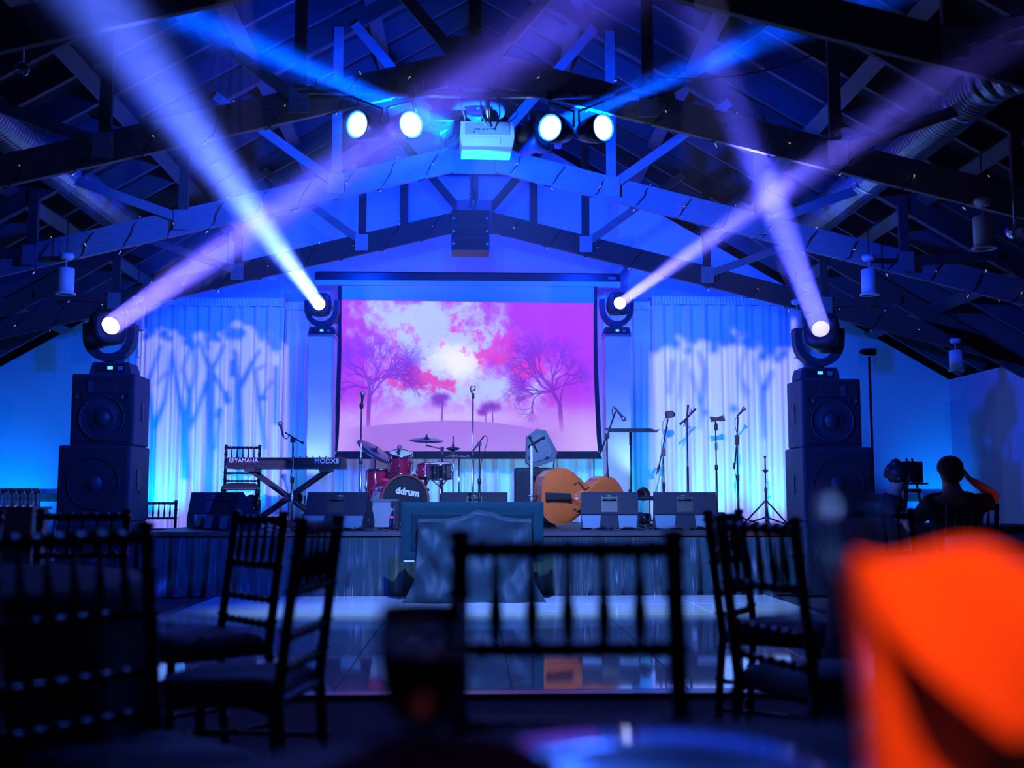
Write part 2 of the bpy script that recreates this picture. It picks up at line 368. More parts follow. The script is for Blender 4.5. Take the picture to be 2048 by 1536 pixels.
e.lathe([(.17, 0), (.17, .5), (.185, .5), (.185, .53), (.17, .53), (.17, .9)], (.35, -.35, 0), (1, 0, 0), 18)
e.build('duct_elbow', DUCT, dr)

# ------------------------------------------------------------------ white cylinder pendant lamps
pend0 = None
for px, py, Y, lab in ((141, 565, TY[2], 'white cylinder pendant lamp at the far left, above the left speaker stack'),
                       (1730, 567, TY[2], 'white cylinder pendant lamp hanging right of the right moving head light'),
                       (1953, 470, TY[1], 'largest white cylinder pendant lamp near the right edge'),
                       (1903, 722, TY[3], 'white cylinder pendant lamp low before the corner of the right wall'),
                       (281, 640, TY[3], 'small white cylinder pendant lamp in front of the left drape'),
                       (1588, 645, TY[3], 'small white cylinder pendant lamp in front of the right drape')):
    p = at(px, py, Y); p.y = Y-.12
    if pend0 is None:
        t = thing('pendant_lamp', lab, 'lamp', p, 0, 'white cylinder pendant lamps')
        MB().lathe([(.0, .11), (.068, .11), (.075, .10), (.075, -.12), (.066, -.12), (.066, .05), (0, .05)], n=20).build('lamp_shade', WHITE, t)
        MB().lathe([(.066, -.12), (.092, -.122), (.092, -.135), (.07, -.135), (.066, -.12)], n=20).build('trim_ring', WHITE, t)
        MB().cyl((0, 0, .11), (0, 0, .20), .006, 6).build('stem', WHITE, t)
        MB().lathe([(0, .195), (.05, .195), (.065, .22), (.06, .245), (0, .245)], n=16).build('canopy', WHITE, t)
        MB().cyl((0, 0, .24), (0, 0, .62), .005, 6).build('hanging_wire', BLKM, t)
        pend0 = t
    else: t = dup(pend0, p, 0, lab)

# ------------------------------------------------------------------ light bar with pars, heads, projector, bay lamp
BY = 7.95; bz = Z(190, 960, BY)
bar = thing('light_bar', 'horizontal metal pipe under the second truss carrying the stage lights', 'pipe', (0, BY, bz))
MB().cyl((-1.3, 0, 0), (1.5, 0, 0), .026, 12).build('pipe', STEEL, bar)
for x in (-1.2, -.4, .4, 1.4):
    MB().tube([(x, 0, 0), (x+.01, .03, .12), (x, .05, botz(x)-bz)], .012, 6).build('hanger', STEEL, bar)
tape = MB()
tape.tube([(.55+.07*k, .03*(-1)**k, .018*math.sin(k)) for k in range(14)], .012, 6); tape.build('cable_wrap', BLACK, bar)
par0 = None
PARLAB = ['lit round stage light at the left end of the light bar', 'lit round stage light second from the left on the light bar',
          'lit round stage light second from the right on the light bar', 'lit round stage light at the right end of the light bar']
for (px, py, a), lab in zip(PAR, PARLAB):
    p = at(px, py, BY-.05)
    # local -Y is the light's facing
    t = thing('par_can_light', lab, 'stage light', p, 0, 'lit par lights on the bar')
    rz = a; m3 = Euler((0, 0, rz)).to_matrix(); ax = m3 @ Vector((0, -1, -.12))
    MB().lathe([(0, -.24), (.07, -.24), (.085, -.20), (.105, -.10), (.108, .0), (.098, .0), (.095, -.03), (0, -.03)], (0, 0, 0), ax, 24).build('housing', BLKM, t)
    MB().lathe([(.0, -.004), (.086, -.004)], (0, 0, 0), ax, 24).build('lens', PARL, t)
    MB().lathe([(.086, -.004), (.1, .004)], (0, 0, 0), ax, 24).build('lens_rim', PARB, t)
    back = -ax.normalized()*.13
    side = ax.cross(Vector((0, 0, 1))).normalized()
    yk = MB(); top = Vector((0, 0, bz-p.z)) + Vector((0, .05, 0))
    yk.tube([back+side*.125, back+side*.13+Vector((0, 0, .12)), top-Vector((0, 0, .05)), back-side*.13+Vector((0, 0, .12)), back-side*.125], .009, 6); yk.build('yoke', BLKM, t)
    MB().box(top, (.05, .07, .08)).build('clamp', BLKM, t)
# moving heads -----------------------------------------------------
def moving_head(loc, lens, target, sc, label, lensmat, hang=False, group=None, panel=True):
    t = thing('moving_head_light', label, 'stage light', loc, 0, group)
    loc = Vector(loc); sg = -1 if hang else 1
    d = (Vector(target)-Vector(lens)).normalized(); L = Vector(lens)-loc
    hc = L - d*(.17*sc)
    b = MB(); w_ = .40*sc
    b.prism([(-w_/2, 0), (w_/2, 0), (w_/2*.97, sg*.05*sc), (w_/2*.86, sg*.115*sc), (-w_/2*.86, sg*.115*sc), (-w_/2*.97, sg*.05*sc)], (-.15*sc, .15*sc), 'y'); b.build('base', CAB, t)
    if panel:
        bo = MB().box((0, -.153*sc, sg*.058*sc), (.28*sc, .008, .075*sc)).build('display_panel', BLACK, t)
        MB().box((.0*sc, -.159*sc, sg*.06*sc), (.05*sc, .004, .03*sc)).build('display', CYANL, bo)
        MB().box((.1*sc, -.159*sc, sg*.055*sc), (.05*sc, .004, .04*sc), bev=.001).build('button_pad', GREY, bo)
    # yoke: a U in the plane across the beam
    y = MB(); hw_ = .205*sc; zc = hc.z; z0 = sg*.115*sc
    cx = hc.x
    path = []
    n = 14
    H = abs(zc - z0); 
    for k in range(n+1):
        a = math.pi*k/n; xx = -math.cos(a)*hw_; zz = zc - sg*H*.86*math.sin(a)**.8
        path.append((cx*.5+xx, zz))
    tp = [(path[0][0], zc+sg*.08*sc)] + path + [(path[-1][0], zc+sg*.08*sc)]
    ring = []
    for i, (xx, zz) in enumerate(tp):
        q = (xx-cx*.5)/hw_; thick = .05*sc
        nx, nz = q, -sg*math.sqrt(max(0, 1-q*q))
        ring.append(((xx-nx*thick*.5, zz-nz*thick*1.0), (xx+nx*thick, zz+nz*thick*.6)))
    for i in range(len(ring)-1):
        (a0, a1), (b0, b1) = ring[i], ring[i+1]; yy = .07*sc
        P = [(p[0], s_*yy + hc.y*.3, p[1]) for s_ in (-1, 1) for p in (a0, a1, b1, b0)]
        y.add(P, [(0, 1, 2, 3), (7, 6, 5, 4), (0, 4, 5, 1), (1, 5, 6, 2), (2, 6, 7, 3), (3, 7, 4, 0)])
    y.cyl((0, 0, z0-sg*.005), (0, 0, zc-sg*H*.84), .09*sc, 16); y.build('yoke', CAB, t)
    # head: rounded square bezel in front, barrel body behind
    ax = d; a_, b_ = _fr(ax); h = MB()
    def ringp(r, off, p=2.0, n=28):
        out = []
        for k in range(n):
            th = 2*math.pi*k/n + .0; c_, s__ = math.cos(th), math.sin(th); rr = r/((abs(c_)**p+abs(s__)**p)**(1/p))
            out.append(L + ax*off + a_*(rr*c_) + b_*(rr*s__))
        return out
    rs = [(.02, -.37, 2), (.11, -.36, 2.2), (.14, -.30, 2.4), (.15, -.14, 2.6), (.168, -.12, 3.4), (.172, -.03, 3.6), (.158, .0, 3.4), (.098, .004, 2), (.092, -.012, 2), (.0, -.012, 2)]
    P = []; F = []; n = 28
    for r, off, p in rs: P += ringp(max(r, .001)*sc, off*sc, p)
    for i in range(len(rs)-1): F += [(i*n+k, i*n+(k+1) % n, (i+1)*n+(k+1) % n, (i+1)*n+k) for k in range(n)]
    h.add(P, F, True); hd = h.build('head', BLACK, t)
    ln = MB(); ln.lathe([(.088*sc, -.009*sc), (.075*sc, .004*sc), (.04*sc, .012*sc), (.001, .014*sc)], L, ax, 24); ln.build('lens', lensmat, hd)
    MB().lathe([(.088*sc, -.008*sc), (.096*sc, .007*sc), (.1*sc, .0*sc)], L, ax, 24).build('lens_ring', BLKM, hd)
    return t
# stacks: front heads stand on the speaker stacks, back heads on the white pillars; built below
def hung(px, py, lens, tgt, lab):
    p = Vector((at(px, py, 8.3).x, 8.3, bz-.03))
    return moving_head(p, lens, tgt, .72, lab, BLKM, hang=True, group='moving heads on the light bar', panel=False)
hung(897, 200, L5, T5, 'dark moving head light hanging just left of the white projector')
hung(1093, 200, L6, T6, 'dark moving head light hanging just right of the white projector')

# video projector
pj = thing('video_projector', 'white video projector seen from behind, hanging at the centre of the roof', 'projector', at(973, 278, 8.0), R(2))
z0, z1 = -.095, .095
MB().prism([(-.185, -.095), (.185, -.095), (.2, -.02), (.195, .09), (-.195, .09), (-.2, -.02)], (-.12, .2), 'y').build('body', WPLA, pj)
MB().box((0, -.124, .035), (.33, .008, .085)).build('connector_panel', mat('pale blue grey panel', (.35, .4, .5), .5), pj)
sock = [(-.09, .02), (-.075, .02), (-.06, .02), (-.03, .02), (-.005, .02), (.02, .025), (.04, .025), (-.1, .0), (0, .045), (.03, .045), (.06, .02)]
for x, z in sock: MB().box((x, -.130, z+.01), (.011, .006, .009)).build('socket', BLACK, pj)
MB().box((0, -.124, -.055), (.19, .006, .05)).build('label_plate', WHITE, pj)
MB().lathe([(.05, 0), (.05, .05), (.035, .05)], (.06, .2, .01), (0, 1, 0), 18).build('lens', BLACK, pj)
MB().cyl((.01, .02, .09), (.01, .02, .55), .02, 12).build('mount_pole', STEEL, pj)
MB().box((.01, .02, .105), (.16, .12, .03)).build('mount_plate', BLKM, pj)
for pts in (((.0, -.13, .05), (-.05, -.16, .12), (-.08, -.1, .25), (-.0, 0, .45)), ((.03, -.13, .05), (.0, -.18, .1), (-.06, -.1, .2), (-.05, .0, .36)), ((.05, -.13, .03), (.1, -.16, .12), (.12, -.1, .22), (.03, .0, .42)),
            ((.15, -.12, .07), (.16, -.14, .2), (.06, -.08, .38), (-.1, 0, .46)), ((.1, 0, .1), (.26, -.05, .16), (.3, 0, .22), (.05, 0, .34)), ((-.16, 0, .09), (-.14, -.1, .2), (-.3, 0, .3), (-.12, .0, .42))):
    P = [Vector(p) for p in pts]; q = []
    for k in range(13):
        u = k/12; q.append(P[0]*(1-u)**3 + P[1]*3*u*(1-u)**2 + P[2]*3*u*u*(1-u) + P[3]*u**3)
    MB().tube(q, .005, 6).build('cable', BLACK if pts[0][0] > 0 else WPLA, pj)
# high bay lamp
hb = thing('high_bay_lamp', 'large bell shaped high bay lamp with ballast box behind the projector', 'lamp', at(957, 205, 9.0))
MB().lathe([(.06, .16), (.12, .13), (.21, .02), (.235, -.06), (.22, -.1), (.215, -.1), (.2, .0), (.1, .11), (.05, .12)], n=28).build('reflector', mat('frosted acrylic bell', (.6, .62, .68), .25, trans=.2), hb)
b_ = MB().box((0, 0, .235), (.19, .16, .12), bev=.012)
for k in range(7): b_.box((-.08+.027*k, -.085, .235), (.008, .02, .11))
b_.build('ballast_box', STEEL, hb)
MB().lathe([(.03, .29), (.03, .34)], n=12).build('hook', STEEL, hb)
MB().lathe([(.0, -.09), (.10, -.09), (.12, -.04), (.08, .05)], n=20).build('lower_lens', GLASS, hb)
# speaker cluster hanging under the far truss
SY = 12.35
sp = thing('hanging_line_array', 'black speaker cluster hanging at the centre above the screen', 'speaker', at(941, 470, SY))
for k in range(3):
    zt = .21-.145*k
    q = MB().prism([(-.19, zt), (.2, zt), (.18, zt-.138), (-.19, zt-.138)], (-.215, .215), 'x'); q.build('cabinet', CAB if k else BLACK, sp)
    MB().box((0, -.193, zt-.069), (.38, .008, .115)).build('grille', GRILL, sp)
    for s in (-1, 1): MB().box((s*.19, -.2, zt-.069), (.03, .01, .02)).build('side_latch', STEEL, sp)
MB().box((0, 0, .225), (.43, .38, .035)).build('fly_frame', BLKM, sp)
ch = MB()
for k in range(16): ch.lathe([(.016, -.006), (.022, 0), (.016, .006)], (0, 0, .26+.04*k), (1, 0, 0) if k % 2 else (0, 1, 0), 8)
ch.build('chain', STEEL, sp)
MB().tube([(.02, 0, .24), (.06, .02, .4), (.01, 0, .6), (.05, 0, .88)], .008, 6).build('cable', BLACK, sp)
# dark frame on the gable wall
fr = thing('gable_wall_frame', 'dark rectangular wooden frame high on the gable wall behind the speaker cluster', 'frame', at(938, 405, YB-.05))
wv = at(1076, 400, YB).x-at(800, 400, YB).x; hv = at(938, 348, YB).z-at(938, 465, YB).z
for x in (-wv/2+.06, wv/2-.06): MB().box((x, 0, 0), (.1, .08, hv)).build('frame_post', WOOD, fr)
MB().box((0, 0, hv/2-.03), (wv, .1, .05)).build('frame_rail', STEEL, fr)
MB().box((0, 0, -hv/2+.03), (wv, .12, .1)).build('frame_rail', WOOD, fr)
MB().box((-.02, -.07, -hv/2+.115), (.95, .012, .012)).build('indicator_strip', mat('dim red strip', (.3, .05, .03), .5, emit=(1, .12, .08), estr=.35), fr)
# thin cable swag across the roof
q = [at(1285, 150, 7.9)]
for k in range(1, 17):
    u = k/16; p = at(1285+515*u, 150+15*math.sin(math.pi*min(1, u*1.4))-100*u*u, 7.9); q.append(p)
tag(MB().tube(q, .006, 6).build('hanging_cable', BLKM), 'thin cable swagging from the light bar to the right roof slope', 'cable')
for px, py, Y, lab in ((45, 138, 7.4, 'small shiny metal spotlight under the roof at the upper left corner'), (2030, 466, 7.2, 'small shiny metal spotlight at the right edge beside the largest pendant')):
    t = thing('track_spotlight', lab, 'lamp', at(px, py, Y))
    MB().lathe([(0, -.07), (.03, -.065), (.045, -.02), (.05, .05), (.04, .05), (0, .02)], ax=(.3, -1, -.4), n=16).build('lamp_head', CHROME, t)
    MB().cyl((0, 0, .03), (0, 0, .35), .008, 8).build('stem', STEEL, t)

# gobo projectors with tree cut-outs in their gates
def gobo(src, cx, trees, x0, x1, ytop, label):
    t = thing('gobo_projector', label, 'stage light', src, 0)
    tgt = at(cx, 800, 14.5); ax = (tgt-src).normalized(); a_, b_ = _fr(ax)
    pb = .30
    def pr(px, py):
        w_ = at(px, py, 14.5); d = (w_-src); d = d*(pb/d.dot(ax)); return d
    def poly(pts, m): m.add([pr(*p) for p in pts], [tuple(range(len(pts)))])
    m = MB()
    for limbs in trees:
        for (xa, ya, wa, xb, yb, wb) in limbs:
            d = Vector((xb-xa, yb-ya, 0)).normalized(); nx, ny = -d.y, d.x
            poly([(xa+nx*wa/2, ya+ny*wa/2), (xa-nx*wa/2, ya-ny*wa/2), (xb-nx*wb/2, yb-ny*wb/2), (xb+nx*wb/2, yb+ny*wb/2)], m)
    rnd = random.Random(int(cx))
    def leaf(x, y, r):
        pts = []
        n = 14
        for k in range(n):
            rr = r*(1 if k % 2 else .52)*rnd.uniform(.8, 1.15); pts.append((x+rr*math.cos(2*math.pi*k/n), y+rr*math.sin(2*math.pi*k/n)))
        c = (x, y)
        for k in range(n): poly([c, pts[k], pts[(k+1) % n]], m)
    # canopy mask with a ragged leafy lower edge
    xs = np.linspace(x0-30, x1+30, 30); prev = None
    ys = [ytop(x)+rnd.uniform(-10, 10) for x in xs]
    for k in range(len(xs)-1): poly([(xs[k], 500), (xs[k+1], 500), (xs[k+1], ys[k+1]), (xs[k], ys[k])], m)
    for k in range(26):
        x = rnd.uniform(x0, x1); leaf(x, ytop(x)+rnd.uniform(-8, 22), rnd.uniform(10, 19))
    for k in range(4): leaf(rnd.uniform(x0+20, x1-20), rnd.uniform(760, 830), rnd.uniform(8, 13))
    # shutters frame: sides and bottom
    poly([(x0-1200, 300), (x0-16, 300), (x0-16, 1250), (x0-1200, 1250)], m); poly([(x1+16, 300), (x1+1200, 300), (x1+1200, 1250), (x1+16, 1250)], m)
    poly([(x0-1200, 1065), (x1+1200, 1065), (x1+1200, 1400), (x0-1200, 1400)], m); poly([(x0-1200, 200), (x1+1200, 200), (x1+1200, 510), (x0-1200, 510)], m)
    m.build('gobo_plate', BLKM, t)
    MB().lathe([(.0, -.30), (.08, -.29), (.10, -.2), (.10, .0), (.10, .02)], (0, 0, 0), ax, 20).build('housing', BLKM, t)
    MB().lathe([(.105, 0), (.16, .28), (.165, .40)], (0, 0, 0), ax, 20).build('lens_tube', BLKM, t)
    top = Vector((0, 0, 0))
    MB().tube([a_*.17, a_*.16+Vector((0, 0, .2)), Vector((0, 0, .32)), -a_*.16+Vector((0, 0, .2)), -a_*.17], .01, 6).build('yoke', BLKM, t)
    return t
def tree(x, yb, w_, limbs):
    return [(x+a*1.0, y0, wa, x+b, y1, wb) for (a, y0, wa, b, y1, wb) in limbs]
TA = [[(300, 1030, 22, 305, 860, 17), (305, 860, 17, 296, 760, 10), (296, 765, 9, 322, 690, 6), (305, 865, 14, 330, 800, 9), (330, 800, 9, 345, 700, 6), (312, 770, 5, 335, 742, 4)],
      [(372, 960, 18, 368, 850, 20), (368, 850, 16, 352, 760, 9), (352, 760, 8, 343, 700, 6), (374, 850, 15, 380, 790, 12), (380, 790, 9, 392, 740, 7), (392, 740, 7, 386, 680, 6), (378, 790, 8, 365, 735, 7), (365, 735, 6, 384, 690, 5),
       (376, 860, 10, 396, 820, 8), (396, 820, 8, 414, 760, 9)],
      [(416, 1030, 22, 420, 880, 16), (420, 880, 17, 421, 740, 18), (421, 740, 12, 398, 680, 5), (424, 740, 10, 450, 688, 6), (424, 740, 8, 450, 790, 7), (450, 780, 12, 456, 808, 12), (430, 900, 6, 440, 830, 6), (436, 838, 12, 440, 815, 14), (416, 700, 8, 408, 660, 5)],
      [(478, 1000, 14, 478, 840, 18), (478, 840, 15, 476, 770, 14), (476, 770, 10, 470, 700, 10), (480, 775, 12, 506, 722, 10), (506, 722, 8, 520, 700, 6), (510, 740, 6, 532, 730, 4), (468, 720, 16, 465, 755, 14)],
      [(530, 900, 8, 516, 790, 9), (516, 790, 8, 510, 740, 6), (520, 800, 6, 545, 760, 4), (550, 850, 9, 552, 730, 9)]]
gobo(GL, 425, TA, 292, 560, lambda x: 655+14*math.sin(x*.035)+abs(x-425)*.12, 'black gobo projector near the roof throwing trees on the left drape')
TB = [[(1400, 860, 5, 1410, 740, 9), (1410, 740, 8, 1396, 700, 5), (1405, 820, 6, 1380, 740, 5)], [(1528, 880, 8, 1524, 790, 14), (1524, 790, 12, 1545, 740, 9), (1524, 790, 8, 1508, 720, 6)],
      [(1490, 800, 5, 1478, 740, 6), (1478, 740, 6, 1495, 690, 5), (1478, 750, 5, 1500, 790, 4)], [(1360, 800, 5, 1368, 720, 6), (1345, 720, 8, 1338, 790, 6)], [(1400, 795, 12, 1404, 815, 10)]]
gobo(GR, 1455, TB, 1318, 1585, lambda x: 668+10*math.sin(x*.05)+abs(x-1445)*.22, 'black gobo projector near the roof throwing trees on the right drape')

fl = thing('added_flood_lamp', 'added black flood lamp with a flap shaping its light, hidden behind the projector', 'stage light', FLL)
MB().lathe([(0, .1), (.06, .09), (.07, .02), (.06, -.02)], (0, -.02, .05), (0, .3, 1), 16).build('housing', BLKM, fl)
MB().box((0, -.13, -.10), (.36, .30, .004)).build('light_shaping_flap', BLKM, fl)  # unseen flap that cuts the floor light to a straight edge

for x in (-3.3, -1.5, 1.5, 3.3):  # bodies added for the gable lights, out of view behind the chords
    t = thing('added_wash_lamp', 'small black wash lamp added unseen behind the farthest truss, ' + {-3.3: 'leftmost', -1.5: 'left of the speaker cluster', 1.5: 'right of the speaker cluster', 3.3: 'rightmost'}[x], 'stage light', (x, 12.7, 4.24-.25*abs(x)), 0, 'added wash lamps hidden behind the farthest truss')
    MB().lathe([(0, -.05), (.05, -.04), (.06, .03), (.05, .03), (0, .0)], (0, 0, .02), (0, 1, .1), 14).build('housing', BLKM, t); MB().box((0, -.03, .06), (.03, .05, .08)).build('clamp', BLKM, t)
# ------------------------------------------------------------------ drapes
def drape(px0, px1, pyt, zb, label, Y=14.5, pleat=.16, amp=.08, top=.18, seed=0, m=FAB, grp='pleated white backdrop drapes'):
    rnd = random.Random(seed); x0, x1 = at(px0, pyt, Y).x, at(px1, pyt, Y).x; zt = at((px0+px1)/2, pyt, Y).z
    t = thing('backdrop_curtain', label, 'curtain', ((x0+x1)/2, Y, zb), 0, grp); Wd = x1-x0; H = zt-zb
    ph = [rnd.uniform(0, 6.28) for _ in range(6)]; nu = max(12, int(Wd/.012)); nv = 24
    def f(u, v):
        x = -Wd/2 + Wd*u; g = (1-v)
        k = 2*math.pi/pleat
        y = amp*(.55*math.sin(k*x+ph[0]+1.3*math.sin(x*3+ph[1])+.5*g*math.sin(x*5)) + .3*math.sin(k*1.9*x+ph[2]+.8*math.sin(4*x+ph[3])) + .25*math.sin(k*.43*x+ph[4]))*(.45+.7*g)
        x2 = x + .02*math.sin(k*.5*x+ph[5])*g
        return (x2, y, (H-top)*v)
    MB().grid(f, nu, nv).build('curtain', m, t)
    def f2(u, v):
        x = -Wd/2 + Wd*u; k = 2*math.pi/.045
        return (x, .022*math.sin(k*x+2*math.sin(x*9+ph[1])+v*1.8)*(1-.2*v) - .03, H-top + top*.62*v)
    MB().grid(f2, int(Wd/.008), 5).build('gathered_heading', m, t)
    MB().cyl((-Wd/2-.03, .02, H-top*.55), (Wd/2+.03, .02, H-top*.55), .02, 8).build('curtain_rod', STEEL, t)
    return t
STG = .64
drape(250, 285, 600, .02, 'narrow strip of drape at the left, behind the left moving head light', Y=14.62, seed=1)
drape(286, 570, 586, .02, 'wide white pleated drape lit with tree shadows on the left', Y=14.5, seed=2)
drape(571, 664, 594, .02, 'shaded blue drape between the left tree drape and the left white pillar', Y=14.58, seed=3, pleat=.11, amp=.035)
drape(664, 1190, 640, STG, 'pale drape hanging behind the projection screen above the stage floor', Y=14.55, seed=4, pleat=.2)
drape(1188, 1262, 582, STG, 'shaded blue drape directly behind the right white pillar', Y=14.45, seed=5, pleat=.1, amp=.03)
drape(1262, 1302, 594, .02, 'narrow dark blue drape right of the right white pillar', Y=14.58, seed=6, pleat=.1, amp=.03)
drape(1303, 1604, 584, .02, 'wide white pleated drape with faint tree shadows on the right', Y=14.5, seed=7, pleat=.21, amp=.09)

# ------------------------------------------------------------------ white pillars with back moving heads
for pxa, pxb, L, T, side, lm in ((615, 665, L1, T1, 'left', LENSW), (1212, 1262, L3, T3, 'right', LENSW)):
    Y = 13.6; x0, x1 = at(pxa, 800, Y-.17).x, at(pxb, 800, Y-.17).x; xc = (x0+x1)/2; zt = Z(668, pxa, Y-.17)
    t = thing('pillar', 'white fabric wrapped square pillar on the %s of the projection screen' % side, 'pillar', (xc, Y, STG), 0, 'white wrapped pillars')
    wd = x1-x0; H = zt-STG
    MB().box((0, 0, .012), (wd+.14, wd+.14, .024)).build('base_plate', STEEL, t)
    def f(u, v):
        c = [(-1, -1), (1, -1), (1, 1), (-1, 1), (-1, -1)]; s_ = u*4; i = min(3, int(s_)); q = s_-i
        xx = c[i][0]*(1-q)+c[i+1][0]*q; yy = c[i][1]*(1-q)+c[i+1][1]*q; n = 1 + .015*math.sin(v*19+u*11)+.01*math.sin(v*47)
        return (xx*wd/2*n, yy*wd/2*n, .024 + (H-.05)*v)
    MB().grid(f, 32, 30).build('fabric_sleeve', FAB, t)
    MB().box((0, 0, H-.012), (wd+.03, wd+.03, .024)).build('top_plate', STEEL, t)
    moving_head((xc, Y, STG+H), L, T, .84, 'moving head light on top of the %s white pillar beside the screen' % side, lm, group='moving heads on the pillars')

# ------------------------------------------------------------------ projection screen with the projected picture
SCY = 14.15
def scr_image():
    W, H = 1008, 586
    def vn(n, seed):
        r = np.random.RandomState(seed); out = np.zeros((H, W)); amp = 1; tot = 0; k = n
        for o in range(6):
            g = r.rand(int(k*H/W)+3, k+3); yy = np.linspace(0, g.shape[0]-1.01, H); xx = np.linspace(0, g.shape[1]-1.01, W)
            yi, xi = yy.astype(int), xx.astype(int); fy, fx = yy-yi, xx-xi; fy = fy*fy*(3-2*fy); fx = fx*fx*(3-2*fx)
            a = g[yi][:, xi]; b = g[yi][:, xi+1]; c = g[yi+1][:, xi]; d = g[yi+1][:, xi+1]
            out += amp*((a*(1-fx)+b*fx)*(1-fy)[:, None] + (c*(1-fx)+d*fx)*fy[:, None]); tot += amp; amp *= .68; k *= 2
        return out/tot
    xx, yy = np.meshgrid(np.linspace(0, 1, W), np.linspace(0, 1, H))   # y down
    n1, n2, n3 = vn(6, 3), vn(9, 11), vn(16, 5)
    st_ = lambda q: (q-q.min())/(q.max()-q.min())
    n1, n2, n3 = st_(n1), st_(n2), st_(n3); n4 = st_(vn(44, 21))
    def blob(cx, cy, rx, ry): return np.exp(-(((xx-cx)/rx)**2+((yy-cy)/ry)**2))
    def mixc(a, c, m): return a*(1-m[..., None]) + np.array(c)*m[..., None]
    sm = lambda x, a, b: np.clip((x-a)/(b-a), 0, 1)**2*(3-2*np.clip((x-a)/(b-a), 0, 1))
    im = np.zeros((H, W, 3)) + np.array([182, 30, 186])/255.
    im = mixc(im, [.70, .22, .64], sm(n2, .4, .65)*.6)
    cl = sm(n1*.9 + .62*(blob(.42, .30, .28, .26)+.8*blob(.25, .12, .25, .14)+.55*blob(.5, .62, .4, .16)) - .12 + (n4-.5)*.28, .36, .92)
    im = mixc(im, [.76, .84, .93], cl*.95)
    im = mixc(im, [1, .99, .90], sm(blob(.46, .40, .13, .16)*1.1+n3*.5+(n4-.5)*.3-.2, .32, 1.05))
    pk = sm(n3+(n4-.5)*.35+.42*(blob(.60, .30, .18, .13)+blob(.72, .42, .1, .14)+.7*blob(.30, .5, .12, .1)+.7*blob(.36, .55, .12, .06)), .70, 1.02)
    im = mixc(im, [.92, .16, .36], pk*.8)
    im = mixc(im, [.74, .04, .68], sm(n2+.6*blob(.9, .15, .25, .3)-.2*blob(.45, .4, .3, .3), .58, .9)*.7)
    im = mixc(im, [.78, .62, .86], sm(yy, .55, .85)*.62)
    r = np.random.RandomState(2); st = r.rand(H, W)
    im = mixc(im, [.95, .85, 1], ((st > .994)*(.2+.8*sm(xx, .3, .8))*(yy < .8)).astype(float)*.7)
    im = mixc(im, [.88, .84, .97], blob(.42, .78, .36, .09)*(.45+.6*n2))
    mask = np.zeros((H, W)); faint = np.zeros((H, W))
    def seg(M_, x0, y0, x1, y1, wd, val=1):
        xa, xb = int(max(0, min(x0, x1)-wd-2)), int(min(W, max(x0, x1)+wd+3)); ya, yb = int(max(0, min(y0, y1)-wd-2)), int(min(H, max(y0, y1)+wd+3))
        if xb <= xa or yb <= ya: return
        X_, Y_ = np.meshgrid(np.arange(xa, xb), np.arange(ya, yb)); dx, dy = x1-x0, y1-y0; L2 = dx*dx+dy*dy+1e-6
        t = np.clip(((X_-x0)*dx+(Y_-y0)*dy)/L2, 0, 1); d = np.hypot(X_-x0-t*dx, Y_-y0-t*dy)
        M_[ya:yb, xa:xb] = np.maximum(M_[ya:yb, xa:xb], np.clip(wd/2+.6-d, 0, 1)*min(1, wd/1.2)*val)
    rnd = random.Random(4)
    def branch(M_, x, y, a, L, wd, dep, sp=.5, grav=0):
        if dep == 0 or wd < .25: return
        n = 3; 
        for k in range(n):
            a2 = a+rnd.uniform(-.14, .14)+grav*.05; x2, y2 = x+math.cos(a2)*L/n, y+math.sin(a2)*L/n
            seg(M_, x, y, x2, y2, wd*(1-.12*k)); x, y, a = x2, y2, a2
        for k in range(rnd.choice((2, 3, 3))):
            branch(M_, x, y, a+rnd.uniform(-sp, sp)*1.25, L*rnd.uniform(.66, .88), wd*.66, dep-1, sp, grav)
    # left tree, trunk low left; right tree leaning left
    seg(mask, 112, 500, 114, 380, 15); seg(mask, 114, 380, 116, 300, 11)
    for a, L in ((-1.6, 62), (-2.1, 60), (-1.1, 62), (-2.6, 55), (-.6, 62), (-.25, 60), (-2.9, 50), (-1.35, 70)): branch(mask, 115, 385-rnd.uniform(0, 80), a, L, 7.5, 7, .6)
    seg(mask, 872, 500, 868, 400, 16); seg(mask, 868, 400, 830, 330, 12); seg(mask, 868, 400, 880, 340, 6)
    for a, L in ((-2.2, 58), (-2.7, 60), (-1.6, 62), (-1.1, 55), (-2.95, 52), (3.0, 48), (-.6, 45), (-2.45, 66)): branch(mask, 845, 355-rnd.uniform(0, 30), a, L, 7.5, 7, .6)
    # two small trees on the hill
    for cx, cy, rx, ry in ((.385, .655, .035, .05), (.405, .64, .03, .03), (.575, .71, .028, .045), (.60, .70, .035, .05), (.56, .74, .025, .03)):
        mask = np.maximum(mask, np.clip(blob(cx, cy, rx, ry)*1.4-.35+(n3-.5)*.9, 0, 1)*.8)
    seg(mask, 405, 385, 402, 470, 5); seg(mask, 575, 420, 575, 485, 3.5); seg(mask, 602, 420, 603, 490, 3.5)
    fade = 1-.75*sm(yy, .72, .9)*(1-blob(.5, .8, .2, .2))
    im = mixc(im, [.46, .05, .46], np.clip(mask*1.25, 0, 1)*.78*fade)
    hill = .80 + .40*((xx-.40)**2)*.9 + .006*np.sin(xx*9)
    hm = sm(yy-hill, -.002, .004)*(1-sm(np.abs(xx-.43), .30, .50)*.75)
    im = mixc(im, [.68, .46, .78], hm*.95)
    im = mixc(im, [.86, .74, .88], sm(np.abs(xx-.45), .30, .52)*sm(yy, .62, .92)*.75)
    im = np.clip(im, 0, 1)
    lin = np.where(im <= .04045, im/12.92, ((im+.055)/1.055)**2.4)
    img = bpy.data.images.new('projected_picture', W, H, float_buffer=True, alpha=False); img.colorspace_settings.name = 'Linear Rec.709'
